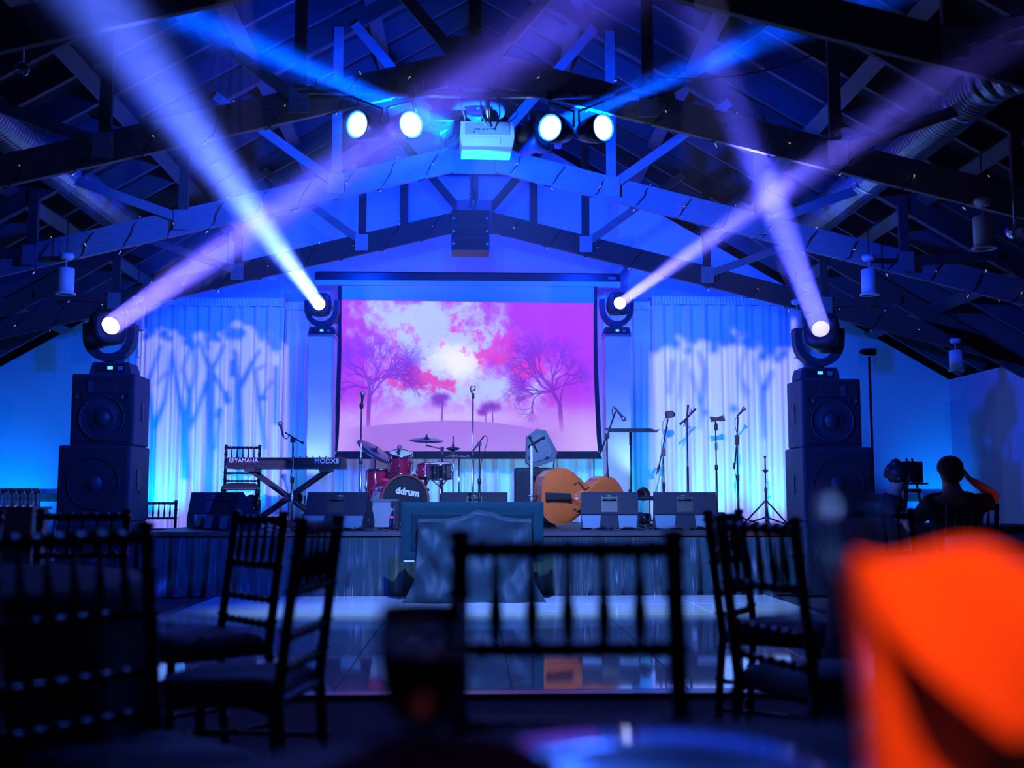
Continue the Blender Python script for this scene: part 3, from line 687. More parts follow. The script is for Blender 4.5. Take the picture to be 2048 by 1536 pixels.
    buf = np.ones((H, W, 4), dtype=np.float32); buf[..., :3] = lin[::-1]; img.pixels.foreach_set(buf.ravel()); img.update(); img.pack()
    return img
sm_ = bpy.data.materials.new('projected picture'); sm_.use_nodes = True
nt = sm_.node_tree; bs = nt.nodes['Principled BSDF']; ti = nt.nodes.new('ShaderNodeTexImage'); ti.image = scr_image()
bs.inputs['Base Color'].default_value = (.22, .22, .22, 1); bs.inputs['Roughness'].default_value = .85
nt.links.new(ti.outputs[0], bs.inputs['Emission Color']); bs.inputs['Emission Strength'].default_value = .92
scn = thing('projection_screen', 'large projection screen showing a pink cloudy sky with bare trees', 'screen', at(935, 740, SCY))
o_ = scn.location.copy()
def P2(px, py): v = at(px, py, SCY)-o_; return Vector((v.x, 0, v.z))
def bump_(u, v): return .05*math.exp(-((u)**2+(v)**2)*30)*math.sin(14*math.atan2(v+.02, u+.02)) + .05*math.exp(-((1-u)**2+v**2)*30)*math.sin(14*math.atan2(v+.02, 1.02-u))
def edge(v):  # v 0 bottom .. 1 top; screen sides bow inwards
    xl = 675+8*min(1, v*1.6)**.6; xr = 1196-9*min(1, v*1.8)**.7; return xl, xr
def fimg(u, v):
    xl, xr = edge(v*.97); px = xl+(xr-xl)*u; py = 902-(902-(600+7*u))*v; p = P2(px, py); p.y = bump_(u, v)*.35; return p
pic = MB().grid(fimg, 60, 40).build('picture_area', sm_, scn)
uv = pic.data.uv_layers.new(name='UVMap')
me = pic.data
pts = [fimg(i/60, j/40) for j in range(41) for i in range(61)]
import mathutils
kd = mathutils.kdtree.KDTree(len(pts))
for i, p in enumerate(pts): kd.insert(p, i)
kd.balance()
for lp in me.loops:
    i = kd.find(me.vertices[lp.vertex_index].co)[1]; uv.data[lp.index].uv = ((i % 61)/60, (i//61)/40)
def fs(u, v, pts): return None
top = MB().add([P2(684, 600.5), P2(1188, 607.5), P2(1188, 572), P2(684, 572)], [(0, 1, 2, 3)]); top.build('blank_fabric', SCR, scn)
bb = MB(); P_ = [P2(674, 903), P2(1197, 903), P2(1205, 918), P2(666, 918)]
bb.add([p+Vector((0, y, 0)) for y in (-.01, .02) for p in P_], [(0, 1, 2, 3), (7, 6, 5, 4), (0, 4, 5, 1), (1, 5, 6, 2), (2, 6, 7, 3), (3, 7, 4, 0)]); bb.build('bottom_bar', BORD, scn)
for s, (xa, xb) in ((0, (0, 1)), (1, (0, 1))):
    def fb(u, v, s=s):
        xl, xr = edge(v); py = 903-(903-572)*v
        if s == 0: px = xl - (10-3*v)*(1-u)
        else: px = xr + (10-3*v)*u
        p = P2(px, py); p.y = .004; return p
    MB().grid(fb, 2, 24).build('side_border', BORD, scn)
a, b = P2(630, 553), P2(1240, 553)
MB().box(((a.x+b.x)/2, .05, a.z), (b.x-a.x, .16, .135), bev=.02).build('housing', BLKM, scn)
MB().box(((a.x+b.x)/2, .03, P2(900, 567).z), (b.x-a.x, .12, .06)).build('housing_lip', WPLA, scn)
MB().box((b.x-.11, -.032, a.z), (.1, .004, .03)).build('badge', GREY, scn)
for x in (a.x+.05, b.x-.05): MB().box((x, .3, a.z+.02), (.05, .5, .06)).build('wall_bracket', BLKM, scn)
MB().beam((b.x-.05, .35, a.z), (b.x+.25, .45, a.z+.35), .05, .05).build('support_strut', STEEL, scn)
for px, py, lab in ((455, 545, 'flat round white ceiling speaker above the left drape'), (1405, 552, 'flat round white ceiling speaker above the right drape')):
    t = thing('round_ceiling_speaker', lab, 'speaker', at(px, py, 14.2))
    MB().lathe([(0, .06), (.2, .05), (.26, .0), (.24, -.03), (0, -.05)], n=24).build('shell', WPLA, t)
    MB().lathe([(0, -.052), (.09, -.05), (.09, -.045)], n=20).build('grille', GRILL, t)
    MB().cyl((0, 0, .05), (0, 0, roofz(t.location.x)-t.location.z), .008, 8).build('drop_rod', STEEL, t)

# ------------------------------------------------------------------ stage
XL, XR, YS = -3.25, 3.28, 11.0
st = thing('stage', 'low black stage with a gathered dark skirt along its front', 'stage', (0, YS, 0))
nx = 5
for i in range(nx):
    for j in range(3):
        wx = (XR-XL)/nx; wy = (14.42-YS)/3; MB().box((XL+wx*(i+.5), wy*(j+.5), STG-.03), (wx-.006, wy-.006, .06)).build('deck_panel', STAGEM, st)
MB().box(((XL+XR)/2, -.012, STG-.022), (XR-XL, .02, .035)).build('edge_trim', STEEL, st)
rnd = random.Random(9)
def skirt(u, v, L=XR-XL):
    x = XL+L*u; g = 1-v
    y = -.045 - .040*(.45+.8*g)*(math.sin(x*36+1.6*math.sin(x*5.1)+.8*g*math.sin(x*7)) + .7*math.sin(x*17.3+g*2.2+math.sin(3*x)) + .5*math.sin(x*83)*v) + .015*math.sin(g*11+x*6)*g
    return (x, y-.03*g, .02+(STG-.08)*v)
MB().grid(skirt, 900, 18).build('stage_skirt', SKIRT, st)
for s, xx in ((-1, XL), (1, XR)):
    MB().grid(lambda u, v: (xx+s*(.03+.02*math.sin(u*60)), 3.4*u, .02+(STG-.08)*v), 160, 4).build('side_skirt', SKIRT, st)
for x in np.linspace(XL+.1, XR-.1, 4):
    for yy in (.3, 1.7, 3.2): MB().cyl((x, yy, 0), (x, yy, STG-.06), .03, 8).build('leg', STEEL, st)

# dance floor of square tiles, glossy
DFM = mat('polished pale dance floor tile', (.68, .74, .80), .06, var=.10, scale=2.2, spec=.8, coat=.3)
df = struct(MB().box((.2, 8.26, .006), (5.5, 5.36, .012)).build('floor_dance_area', DECK))
df.name = 'floor_2'
tm = None; nxt, nyt = 6, 6; wx, wy = 5.36/nxt, 5.2/nyt
for i in range(nxt):
    for j in range(nyt):
        if tm is None:
            o = MB().box((0, 0, 0), (wx-.005, wy-.005, .014), bev=.002).build('floor_tile', DFM, df); tm = o.data
        else: o = bpy.data.objects.new('floor_tile', tm); COL.objects.link(o); o.parent = df
        o.location = (.2-2.68+wx*(i+.5), 5.66+wy*(j+.5), .0185 + (0))
TRIM = mat('dark aluminium edge', (.10, .10, .13), .3, .8)
for c, d in (((.2, 5.605, .012), (5.6, .11, .024)), ((-2.53, 8.26, .012), (.10, 5.3, .024)), ((2.93, 8.26, .012), (.10, 5.3, .024))):
    MB().box(c, d, taper=.98).build('floor_edge_strip', TRIM, df)

# ------------------------------------------------------------------ speaker stacks
def cabinet_box(name, label, loc, w_, d_, h_, kind, grp):
    t = thing(name, label, 'speaker', loc, 0, grp)
    MB().box((0, 0, h_/2), (w_, d_, h_), bev=.012).build('cabinet', CAB, t)
    MB().box((0, -d_/2-.004, h_/2), (w_-.05, .012, h_-.05), bev=.003).build('front_grille', GRILL, t)
    for s in (-1, 1):
        hd = MB().box((s*(w_/2+.001), .02, h_*.5), (.012, .07, .2)); hd.build('side_handle', BLACK, t)
    if kind == 'top':
        r = .355*w_
        cz = h_*.38
        MB().lathe([(r*1.0, -.0), (r*1.03, .012), (r*.98, .02), (r*.94, .0)], (0, -d_/2-.012, cz), (0, -1, 0), 32).build('woofer_ring', CAB, t)
        MB().lathe([(r*.93, .0), (r*.85, -.0), (r*.35, -.006), (r*.33, .008), (.001, .014)], (0, -d_/2-.014, cz), (0, -1, 0), 32).build('woofer_cone', CONE, t)
        hn = MB(); a_, b_ = (.24*w_, .085*h_), (.07*w_, .05*h_); zc = h_*.82; y0, y1 = -d_/2-.02, -d_/2-.002
        hn.add([(sx*a_[0], y0, zc+sz*a_[1]) for sx, sz in ((-1, -1), (1, -1), (1, 1), (-1, 1))] + [(sx*b_[0], y1, zc+sz*b_[1]) for sx, sz in ((-1, -1), (1, -1), (1, 1), (-1, 1))],
               [(0, 1, 5, 4), (1, 2, 6, 5), (2, 3, 7, 6), (3, 0, 4, 7), (4, 5, 6, 7)]); hn.build('horn', CAB, t)
        for s in (-1, 1): MB().lathe([(.045, .003), (.04, .010), (.036, .004), (.001, .0)], (s*w_*.36, -d_/2-.012, h_*.68), (0, -1, 0), 18).build('bass_port', BLACK, t)
    else:
        r = .36*w_; cz = h_*.5
        MB().lathe([(r, .0), (r*1.02, .008), (r*.97, .010), (r*.95, .0)], (0, -d_/2-.010, cz), (0, -1, 0), 32).build('woofer_ring', GRILL, t)
        MB().lathe([(r*.32, .0), (r*.3, .006), (.001, .018)], (0, -d_/2-.01, cz), (0, -1, 0), 24).build('dust_cap', CONE, t)
        MB().box((w_/2+.002, -.05, h_*.55), (.008, .09, .2)).build('connector_plate', BLKM, t)
        MB().sphere((w_/2+.008, -.05, h_*.5), .012, 8).build('knob', STEEL, t)
    return t
SY0 = 10.8
for side, pa, pb, qa, qb in (('left', 134, 262, 117, 262), ('right', 1609, 1729, 1605, 1745)):
    xa, xb = X(pa, SY0), X(pb, SY0); ya, yb = X(qa, SY0), X(qb, SY0)
    wt = xb-xa; ws = yb-ya; dp = .62; yc = SY0+dp/2
    z2 = Z(890 if side == 'left' else 894, pa, SY0); zt = Z(746 if side == 'left' else 756, pa, SY0); hs = z2/2
    for k in (0, 1): cabinet_box('subwoofer_speaker', 'black subwoofer cabinet at the %s of the %s speaker stack' % (('bottom', 'middle')[k], side), ((ya+yb)/2, yc, hs*k), ws, dp, hs-.002, 'sub', 'subwoofers in the speaker stacks')
    cabinet_box('full_range_speaker', 'black full range speaker with round woofer and horn, topmost in the %s stack' % side, ((xa+xb)/2, yc, z2), wt, dp*.82, zt-z2, 'top', 'top speakers of the stacks')
    L, T = (L2, T2) if side == 'left' else (L4, T4)
    moving_head((L.x - (.03 if side == 'left' else -.02), SY0+.22, zt), L, T, 1.0, 'large moving head light on top of the %s speaker stack' % side, LENSW if side == 'left' else LENSV, group='moving heads on the speaker stacks')
# antenna / light stand right of the right stack
def stand_base(m_, x, y, r, h, z0=0, n=3, a0=.5):
    for k in range(n):
        a = a0+2*math.pi*k/n; yield [(x, y, z0+h), (x+r*math.cos(a), y+r*math.sin(a), z0+.012)]
pz = at(1738, 704, 11.2)
t = thing('lighting_stand', 'slim black pole stand with a dark lamp head right of the right speaker stack', 'stand', (pz.x, 11.2, 0))
MB().cyl((0, 0, .1), (0, 0, pz.z-.05), .014, 10).build('pole', BLKM, t)
for q in stand_base(None, 0, 0, .4, .5, 0, 3, .3): MB().tube(q, .011, 6).build('leg', BLKM, t)
MB().lathe([(0, -.07), (.035, -.065), (.04, .05), (.033, .07), (0, .07)], (0, 0, pz.z), (1, 0, 0), 14).build('lamp_head', BLACK, t)
MB().lathe([(.012, -.1), (.024, -.085), (.024, -.07)], (0, 0, pz.z), (1, 0, 0), 12).build('lens', CONE, t)

# ------------------------------------------------------------------ floor monitors
def wedge(px0, px1, Y, label, rz=0, tilt=None, z=STG):
    x0, x1 = X(px0, Y), X(px1, Y); w_ = (x1-x0); loc = ((x0+x1)/2, Y+.2, z)
    t = thing('floor_monitor', label, 'speaker', loc, rz, 'black wedge floor monitors')
    body = [(-.19, .0), (-.205, .02), (-.175, .15), (-.15, .165), (-.05, .385), (-.02, .39), (.22, .10), (.22, .02), (.16, 0)]
    MB().prism(body, (-w_/2, w_/2), 'x').build('cabinet', WEDGE, t)
    # lower panels either side of the recess, light they catch put into the colour
    for s in (-1, 1):
        MB().add([(s*w_*.17, -.211, .02), (s*w_*.46, -.211, .02), (s*w_*.485, -.180, .150), (s*w_*.15, -.180, .150)] , [(0, 1, 2, 3)]).build('lower_panel', mat('monitor plastic lightened as lit', (.07, .15, .20), .5, var=.1, scale=40), t)
    rc = MB(); u = Vector((0, .10, .22)).normalized(); nrm = Vector((0, -.22, .10)).normalized()
    c0 = Vector((0, -.15, .165))
    def q(x, s_, o): v = c0+u*s_+nrm*o; return (x, v.y, v.z)
    rc.add([q(-.085, .02, .004), q(.085, .02, .004), q(.085, .2, .004), q(-.085, .2, .004)], [(0, 1, 2, 3)]); rc.build('handle_recess', BLACK, t)
    MB().tube([q(-.07, .15, .006), q(-.06, .155, .02), q(.06, .155, .02), q(.07, .15, .006)], .009, 6).build('handle', BLKM, t)
    MB().tube([q(-.07, .20, .006), q(.07, .20, .006)], .007, 6).build('recess_lip', STEEL, t)
    for s in (-1, 1): MB().lathe([(.03, .0), (.034, .006), (.001, .008)], (s*w_/2, -.02, .09), (s, 0, 0), 14).build('side_socket', BLACK, t)
    gv = [(-.012, .394), (.215, .11)]
    MB().add([(-w_/2+.02, -.012, .388), (w_/2-.02, -.012, .388), (w_/2-.02, .223, .108), (-w_/2+.02, .223, .108)], [(0, 1, 2, 3)]).build('front_grille', GRILL, t)
    return t
wedge(376, 460, 12.1, 'black floor monitor leaning behind another at the far left of the stage', R(24))
wedge(418, 500, 11.35, 'black floor monitor in front of the leaning one at the far left of the stage', R(-42))
wedge(612, 738, 11.35, 'black floor monitor below the keyboard, left of the covered television', R(-10))
wedge(882, 1016, 12.2, 'black floor monitor directly behind the covered television', 0)
wedge(1166, 1280, 11.5, 'black floor monitor beside the double bass on the stage edge', R(-8))
wedge(1312, 1436, 11.5, 'black floor monitor farthest right on the stage edge', R(-8))
# tilted one on an amplifier
am = at(1068, 970, 12.9)
t = thing('bass_amplifier', 'dark amplifier cabinet behind the double bass carrying a tilted monitor', 'amplifier', (am.x, 12.9, STG))
ah = Z(936, 1068, 12.9)-STG
MB().box((0, 0, ah/2), (.46, .4, ah), bev=.015).build('cabinet', BLACK, t)
MB().box((0, -.205, ah/2), (.40, .01, ah-.08)).build('front_grille', GRILL, t)
MB().box((0, 0, ah+.006), (.12, .03, .012)).build('handle', BLKM, t)
tm_ = thing('tilted_monitor', 'grey backed speaker monitor standing tilted on the dark amplifier', 'speaker', at(1075, 899, 12.9), 0)
rot = Euler((0, R(-24), 0)).to_matrix()
pl = [(-.13, -.19), (.13, -.19), (.19, -.10), (.17, .17), (.08, .22), (-.10, .20), (-.18, .06)]
pl2 = [tuple((rot @ Vector((p[0], 0, p[1]))).xz) for p in [(-.15, -.17), (.12, -.2), (.19, -.12), (.17, .16), (.08, .22), (-.06, .19), (-.19, -.08)]]
pl2 = [(v[0], v[1]) for v in pl2]
MB().prism(pl2, (-.16, .12), 'y').build('cabinet', mat('dark grey paint', (.10, .12, .13), .5, var=.2, scale=50), tm_)
MB().prism([(p[0]*.72, p[1]*.72) for p in pl2], (-.172, -.158), 'y').build('back_panel', mat('mid grey paint', (.14, .17, .18), .5, var=.15, scale=50), tm_)
MB().tube([(-.12, -.17, .02), (-.02, -.2, .09), (.07, -.17, .14)], .01, 6).build('handle', BLACK, tm_)
for p in ((-.1, -.1), (.1, -.1), (.06, .12)): MB().lathe([(.018, .0), (.014, .006), (.001, .006)], (p[0], -.17, p[1]), (0, -1, 0), 10).build('knob', BLACK, tm_)
MB().tube([(.12, -.1, -.02), (.2, -.12, -.05), (.18, -.1, -.2), (.22, -.05, -.32)], .008, 6).build('cable', BLACK, tm_)
# ------------------------------------------------------------------ keyboard on an X stand
KY = 12.0
ka, kb = at(447, 925, KY), at(683, 925, KY); kw = kb.x-ka.x
kz = Z(937, 560, KY)
kt = thing('synthesizer', 'long black synthesizer keyboard lying on an X shaped stand at the left', 'keyboard', ((ka.x+kb.x)/2, KY, kz), R(-2))
MB().prism([(0, 0), (0, .085), (.03, .118), (.30, .13), (.42, .06), (.42, 0)], (-kw/2+.03, kw/2), 'x').build('body', mat('satin black casing', (.014, .018, .025), .38, var=.15), kt)
MB().add([(-kw/2+.03, 0, 0), (-kw/2+.03, 0, .085), (-kw/2+.03, .03, .118), (-kw/2-.03, .3, .11), (-kw/2-.05, .32, .02), (-kw/2-.03, .2, 0)], [(0, 1, 2, 3, 4, 5)]).build('side_cheek', BLACK, kt)
MB().box((0.015, -.003, .045), (kw-.04, .008, .006)).build('rear_seam', BLACK, kt)
for x in (-.4, -.3, .0, .05, .1, .3, .36, .45): MB().box((x, -.004, .026), (.02, .008, .014)).build('rear_socket', BLKM, kt)
text('YAMAHA', 'maker_lettering', .062, PRINT, kt, (-kw/2+.115, -.006, .066), (R(90), 0, 0))
MB().lathe([(.026, 0), (.026, .003), (.019, .003), (.019, 0)], (-kw/2+.08, -.003, .088), (0, -1, 0), 18).build('maker_emblem', PRINT, kt)
for k in range(3):
    a = k*2.094+.5; MB().box((-kw/2+.08+.009*math.cos(a), -.006, .088+.009*math.sin(a)), (.005, .004, .018), Euler((0, -a+1.57, 0)).to_matrix()).build('emblem_fork', PRINT, kt)
text('MODX8', 'model_lettering', .075, PRINT, kt, (kw/2-.29, -.006, .055), (R(90), 0, 0))
keys = MB()
for k in range(52): keys.box((-kw/2+.09+(kw-.15)*k/51, .36, .075), ((kw-.15)/51-.002, .14, .012))
kk = keys.build('white_keys', WHITE, kt); kk['kind'] = 'stuff'
for k in range(6): MB().lathe([(.008, 0), (.008, .014), (.001, .015)], (.1+.07*k, .1, .125), n=8).build('control_knob', BLKM, kt)
xs = thing('keyboard_stand', 'black metal X shaped stand under the synthesizer', 'stand', ((ka.x+kb.x)/2+.05, KY+.17, STG))
H = kz-STG
for yy in (-.14, .14):
    for s in (-1, 1):
        a, b = (-s*.40, yy+s*.03, H-.03), (s*.42, yy+s*.03, .03)
        MB().beam(a, b, .035, .05, up=(0, 1, 0)).build('cross_tube', BLKM, xs)
for s in (-1, 1):
    MB().box((s*.40, 0, H-.016), (.11, .42, .03)).build('support_arm', BLACK, xs)
    MB().cyl((s*.44, -.22, .02), (s*.44, .22, .02), .018, 8).build('foot_tube', BLKM, xs)
    for yy in (-.21, .21): MB().cyl((s*.40, yy-.015, H-.02), (s*.40, yy+.015, H-.02), .024, 10).build('end_cap', BLACK, xs)
MB().cyl((0, -.2, H/2), (0, .2, H/2), .028, 12).build('pivot_bolt', STEEL, xs)
MB().sphere((-.03, -.19, H/2+.01), .008, 8).build('indicator_light', PINKL, xs)
# ------------------------------------------------------------------ mic stands
def micstand(px, pyt, Y, label, mic=None, boom=None, base='tripod', rod=CHROME, collar=True, lean=0, clip=False, ground=STG):
    top = at(px, pyt, Y); h = top.z-ground
    t = thing('microphone_stand', label, 'microphone stand', (top.x, Y, ground), 0)
    MB().tube([(lean*-.0, 0, .03), (lean, 0, h)], .0085, 8).build('pole', rod, t)
    lo = MB(); lo.tube([(0, 0, .03), (lean*.55, 0, h*.55)], .013, 8).build('lower_tube', BLKM if rod is BLKM else STEEL, t)
    if collar: MB().lathe([(.013, -.03), (.02, -.025), (.02, .03), (.012, .035)], (lean*.55, 0, h*.55), n=12).build('clutch', BLACK, t)
    if base == 'round': MB().lathe([(0, 0), (.13, 0), (.13, .015), (.05, .03), (.015, .06), (0, .06)], n=24).build('round_base', BLKM, t)
    else:
        for k in range(3):
            a = .4+k*2.094; MB().tube([(0, 0, .10), (.30*math.cos(a), .30*math.sin(a), .012)], [.011, .009], 6).build('leg', BLKM, t)
    return t, Vector((lean, 0, h))
def mic(t, p, d, L=.17, head=True, name='microphone'):
    p = Vector(p); d = Vector(d).normalized()
    m = MB().lathe([(.0, 0), (.010, .002), (.013, L*.55), (.018, L*.74), (.019, L*.76)], p, d, 12).build(name, BLACK, t)
    if head: MB().lathe([(.019, L*.75), (.026, L*.80), (.028, L*.88), (.022, L*.97), (.001, L*1.0)], p, d, 14).build('mic_grille', mat('steel mesh', (.22, .24, .28), .35, .6, var=.5, scale=300), m)
    return m
def clipp(t, p, d): MB().lathe([(.016, 0), (.020, .01), (.022, .05), (.016, .06)], Vector(p)-Vector(d).normalized()*.03, d, 10).build('mic_clip', BLKM, t)
def cable(t, pts, r=.005, m=None):
    P = [Vector(p) for p in pts]; q = []
    for i in range(len(P)-1):
        p0, p1, p2, p3 = P[max(i-1, 0)], P[i], P[i+1], P[min(i+2, len(P)-1)]
        for k in range(6):
            u = k/6; q.append(.5*((2*p1)+(p2-p0)*u+(2*p0-5*p1+4*p2-p3)*u*u+(3*p1-p0-3*p2+p3)*u**3))
    q.append(P[-1]); return MB().tube(q, r, 6).build('cable', m or BLACK, t)
t, p = micstand(723, 812, 11.5, 'straight chrome microphone stand in front of the left cymbal', base='round'); mic(t, p+Vector((0, .02, -.01)), (.1, -.4, 1)); clipp(t, p, (0, -.2, 1))
t, p = micstand(946, 790, 11.5, 'tall straight chrome microphone stand with an empty clip at centre stage', base='round')
MB().tube([p+Vector((0, 0, 0)), p+Vector((-.02, 0, .035)), p+Vector((-.028, 0, .075)), p+Vector((-.008, 0, .10))], .008, 6).build('mic_clip', BLACK, t)
MB().tube([p+Vector((-.01, 0, .04)), p+Vector((.022, 0, .06)), p+Vector((.02, 0, .098))], .008, 6).build('mic_clip', BLACK, t)
MB().lathe([(.012, -.04), (.016, -.03), (.014, .02)], p, n=10).build('clip_joint', BLACK, t)
# boom stand before the keyboard
t, p = micstand(586, 880, 11.6, 'boom microphone stand standing in front of the synthesizer', rod=CHROME)
def off(px, py, Y, base): v = at(px, py, Y); return v-Vector(base)
B0 = t.location.copy()
a, b = off(560, 858, 11.6, B0), off(607, 887, 11.6, B0)
MB().tube([off(570, 865, 11.6, B0), b], .008, 8).build('boom_arm', BLKM, t); MB().tube([off(603, 884, 11.6, B0), b], .015, 8).build('counterweight', BLACK, t)
mic(t, off(567, 874, 11.6, B0), off(561, 850, 11.6, B0)-off(567, 874, 11.6, B0)); MB().box(p, (.05, .04, .05)).build('boom_joint', BLACK, t)
cable(t, [off(566, 872, 11.6, B0), off(572, 878, 11.6, B0), off(582, 872, 11.6, B0), p+Vector((.01, -.02, -.1)), p+Vector((-.015, -.02, -.4))])
# boom mic right of the drum kit
t, p = micstand(959, 888, 12.3, 'small boom microphone stand right of the drum kit', rod=BLKM); B0 = t.location.copy()
MB().tube([off(948, 900, 12.3, B0), off(956, 888, 12.3, B0), off(968, 872, 12.3, B0)], .008, 8).build('boom_arm', BLKM, t); mic(t, off(948, 898, 12.3, B0), off(943, 905, 12.3, B0)-off(948, 898, 12.3, B0), .12)
MB().box(p, (.045, .04, .045)).build('boom_joint', BLACK, t)
cable(t, [off(968, 871, 12.3, B0), off(973, 873, 12.3, B0), off(974, 885, 12.3, B0), off(968, 905, 12.3, B0), off(961, 935, 12.3, B0), off(960, 990, 12.3, B0)])
# pole in front of the tilted monitor
t, p = micstand(1063, 892, 12.0, 'pale straight microphone stand in front of the tilted monitor', rod=WHITE, collar=False); B0 = t.location.copy()
MB().tube([(0, 0, .0), (0, 0, p.z)], .014, 8).build('outer_tube', mat('glossy white tube', (.8, .8, .85), .2), t)
mic(t, off(1075, 905, 11.95, B0), off(1056, 868, 11.95, B0)-off(1075, 905, 11.95, B0), .26, head=False, name='long_microphone')
# right pillar boom
t, p = micstand(1214, 872, 12.2, 'boom microphone stand leaning up beside the right white pillar', rod=BLKM); B0 = t.location.copy()
MB().tube([off(1196, 916, 12.2, B0), off(1214, 872, 12.2, B0), off(1231, 823, 12.2, B0)], .009, 8).build('boom_arm', BLKM, t)
mic(t, off(1228, 814, 12.2, B0), off(1247, 837, 12.2, B0)-off(1228, 814, 12.2, B0), .2); MB().box(p, (.05, .04, .06)).build('boom_joint', BLACK, t)
cable(t, [off(1227, 812, 12.2, B0), off(1224, 822, 12.2, B0), off(1226, 840, 12.2, B0), off(1216, 862, 12.2, B0), off(1213, 900, 12.2, B0), off(1217, 950, 12.2, B0), off(1214, 990, 12.2, B0)])
# music stand lying flat
v = at(1261, 861, 12.0)
t = thing('music_stand', 'black music stand with its flat desk seen edge on', 'music stand', (v.x, 12.0, STG)); h = v.z-STG
dk = MB()
for k in range(9):
    x = -.24+.06*k; dk.beam((x, -.14, -.015), (x+.10, .17, .02), .035, .006)
for yy, zz in ((-.15, -.018), (.17, .022)): dk.beam((-.26, yy, h*0+zz), (.27, yy, zz), .02, .02)
dk.beam((-.26, -.15, -.018), (-.26+.04, .17, .022), .02, .02); dk.beam((.27, -.15, -.018), (.24, .17, .022), .02, .02)
dk.build('desk', BLACK, t, loc=(0, 0, h)); MB().cyl((0, 0, .03), (0, 0, h-.08), .010, 8).build('pole', BLKM, t); MB().cyl((0, 0, h-.16), (0, 0, h), .016, 8).build('tilt_joint', BLACK, t)
for k in range(3):
    a = .4+k*2.094; MB().tube([(0, 0, .2), (.28*math.cos(a), .28*math.sin(a), .012)], .009, 6).build('leg', BLKM, t)
# row of stands in front of the right drape
RY = 13.2
t, p = micstand(1327, 905, RY, 'boom stand with a boxy black microphone at the left of the right drape', rod=BLKM); B0 = t.location.copy()
MB().tube([off(1314, 950, RY, B0), off(1325, 900, RY, B0), off(1336, 838, RY, B0)], .009, 8).build('boom_arm', BLKM, t)
MB().tube([off(1314, 950, RY, B0), off(1318, 932, RY, B0)], .016, 8).build('counterweight', BLACK, t)
bx = MB().box(off(1339, 829, RY, B0), (.10, .07, .085), Euler((0, R(-8), 0)).to_matrix(), bev=.012); bx.build('boxy_microphone', BLACK, t)
MB().lathe([(.03, 0), (.035, .01), (.02, .03), (0, .035)], off(1345, 829, RY, B0), (1, 0, 0), 10).build('mic_grille', BLKM, t)
MB().box(p, (.05, .04, .09)).build('boom_joint', BLACK, t); MB().sphere(off(1334, 856, RY, B0), .014, 8).build('knob', BLACK, t)
cable(t, [off(1332, 835, RY, B0), off(1326, 845, RY, B0), off(1326, 865, RY, B0), off(1330, 885, RY, B0), off(1325, 930, RY, B0), off(1326, 990, RY, B0)], .004)
t, p = micstand(1374, 838, RY, 'thin stand holding an open X shaped instrument cradle', rod=BLKM, collar=False); B0 = t.location.copy()
for (a_, b_) in (((1376, 812), (1374, 836)), ((1390, 819), (1374, 836)), ((1374, 836), (1361, 848)), ((1374, 836), (1375, 855))):
    A, B = off(*a_, RY, B0), off(*b_, RY, B0); MB().tube([A, B], .012, 8).build('cradle_arm', BLACK, t)
    MB().sphere(A if a_ != (1374, 836) else B, .017, 8).build('cradle_pad', BLACK, t)
for (c1, c2, c3) in (((1379, 832), (1380, 815), (1384, 816)), ((1370, 842), (1367, 853), (1370, 853))):
    MB().tube([off(*c1, RY, B0), off(*c2, RY, B0), off(*c3, RY, B0), off(c1[0]+1, c1[1], RY, B0)], .005, 6).build('hook', BLKM, t)
t, p = micstand(1431, 842, RY, 'stand topped with a small curved black tablet holder', rod=BLKM); B0 = t.location.copy()
MB().prism([tuple(off(*q_, RY, B0).xz) for q_ in ((1420, 833), (1432, 835), (1445, 831), (1448, 841), (1434, 842), (1423, 844))], (-.02, .03), 'y').build('tablet_holder', BLACK, t)
MB().tube([off(1447, 829, RY, B0), off(1450, 841, RY, B0), off(1440, 842, RY, B0)], .006, 6).build('holder_wire', BLKM, t)
MB().lathe([(.02, -.06), (.022, .0), (.014, .03)], off(1432, 851, RY, B0), n=10).build('clamp', BLACK, t)
t, p = micstand(1474, 880, RY, 'boom stand with a round headed microphone before the right drape', rod=BLKM); B0 = t.location.copy()
MB().tube([off(1469, 937, RY, B0), off(1473, 890, RY, B0), off(1476, 834, RY, B0)], .009, 8).build('boom_arm', BLKM, t); MB().tube([off(1468, 938, RY, B0), off(1469, 926, RY, B0)], .014, 8).build('counterweight', BLACK, t)
mic(t, off(1474, 833, RY, B0), off(1484, 822, RY, B0)-off(1474, 833, RY, B0), .15); MB().box(p, (.045, .04, .12)).build('boom_joint', BLACK, t)
cable(t, [off(1475, 833, RY, B0), off(1471, 838, RY, B0), off(1470, 850, RY, B0), off(1473, 864, RY, B0)], .004)
cable(t, [off(1469, 938, RY, B0), off(1472, 955, RY, B0), off(1475, 970, RY, B0), off(1475, 1020, RY, B0)], .004)
t, p = micstand(1530, 912, 12.9, 'short black tripod stand with a felt disc near the right speaker stack', rod=BLKM, base='none', collar=False)
h = p.z
for q in stand_base(None, 0, 0, .30, .30, 0, 3, .35): MB().tube(q, .010, 6).build('leg', BLKM, t)
for z in (.63, .41): MB().lathe([(.012, -.03), (.02, -.01), (.04 if z > .5 else .018, .0), (.02, .015), (.012, .02)], (0, 0, h*z/.8), n=12).build('collar', BLACK, t)
MB().lathe([(.01, -.03), (.018, 0), (.0, .0)], (0, 0, h), n=8).build('cap', BLACK, t)

# ------------------------------------------------------------------ drum kit
DY = 12.35
c = at(808, 1003, DY); rk = .275
bd = thing('bass_drum', 'red sparkle bass drum with a black front head', 'drum', (c.x, DY, STG), R(24))
cz = rk+.03
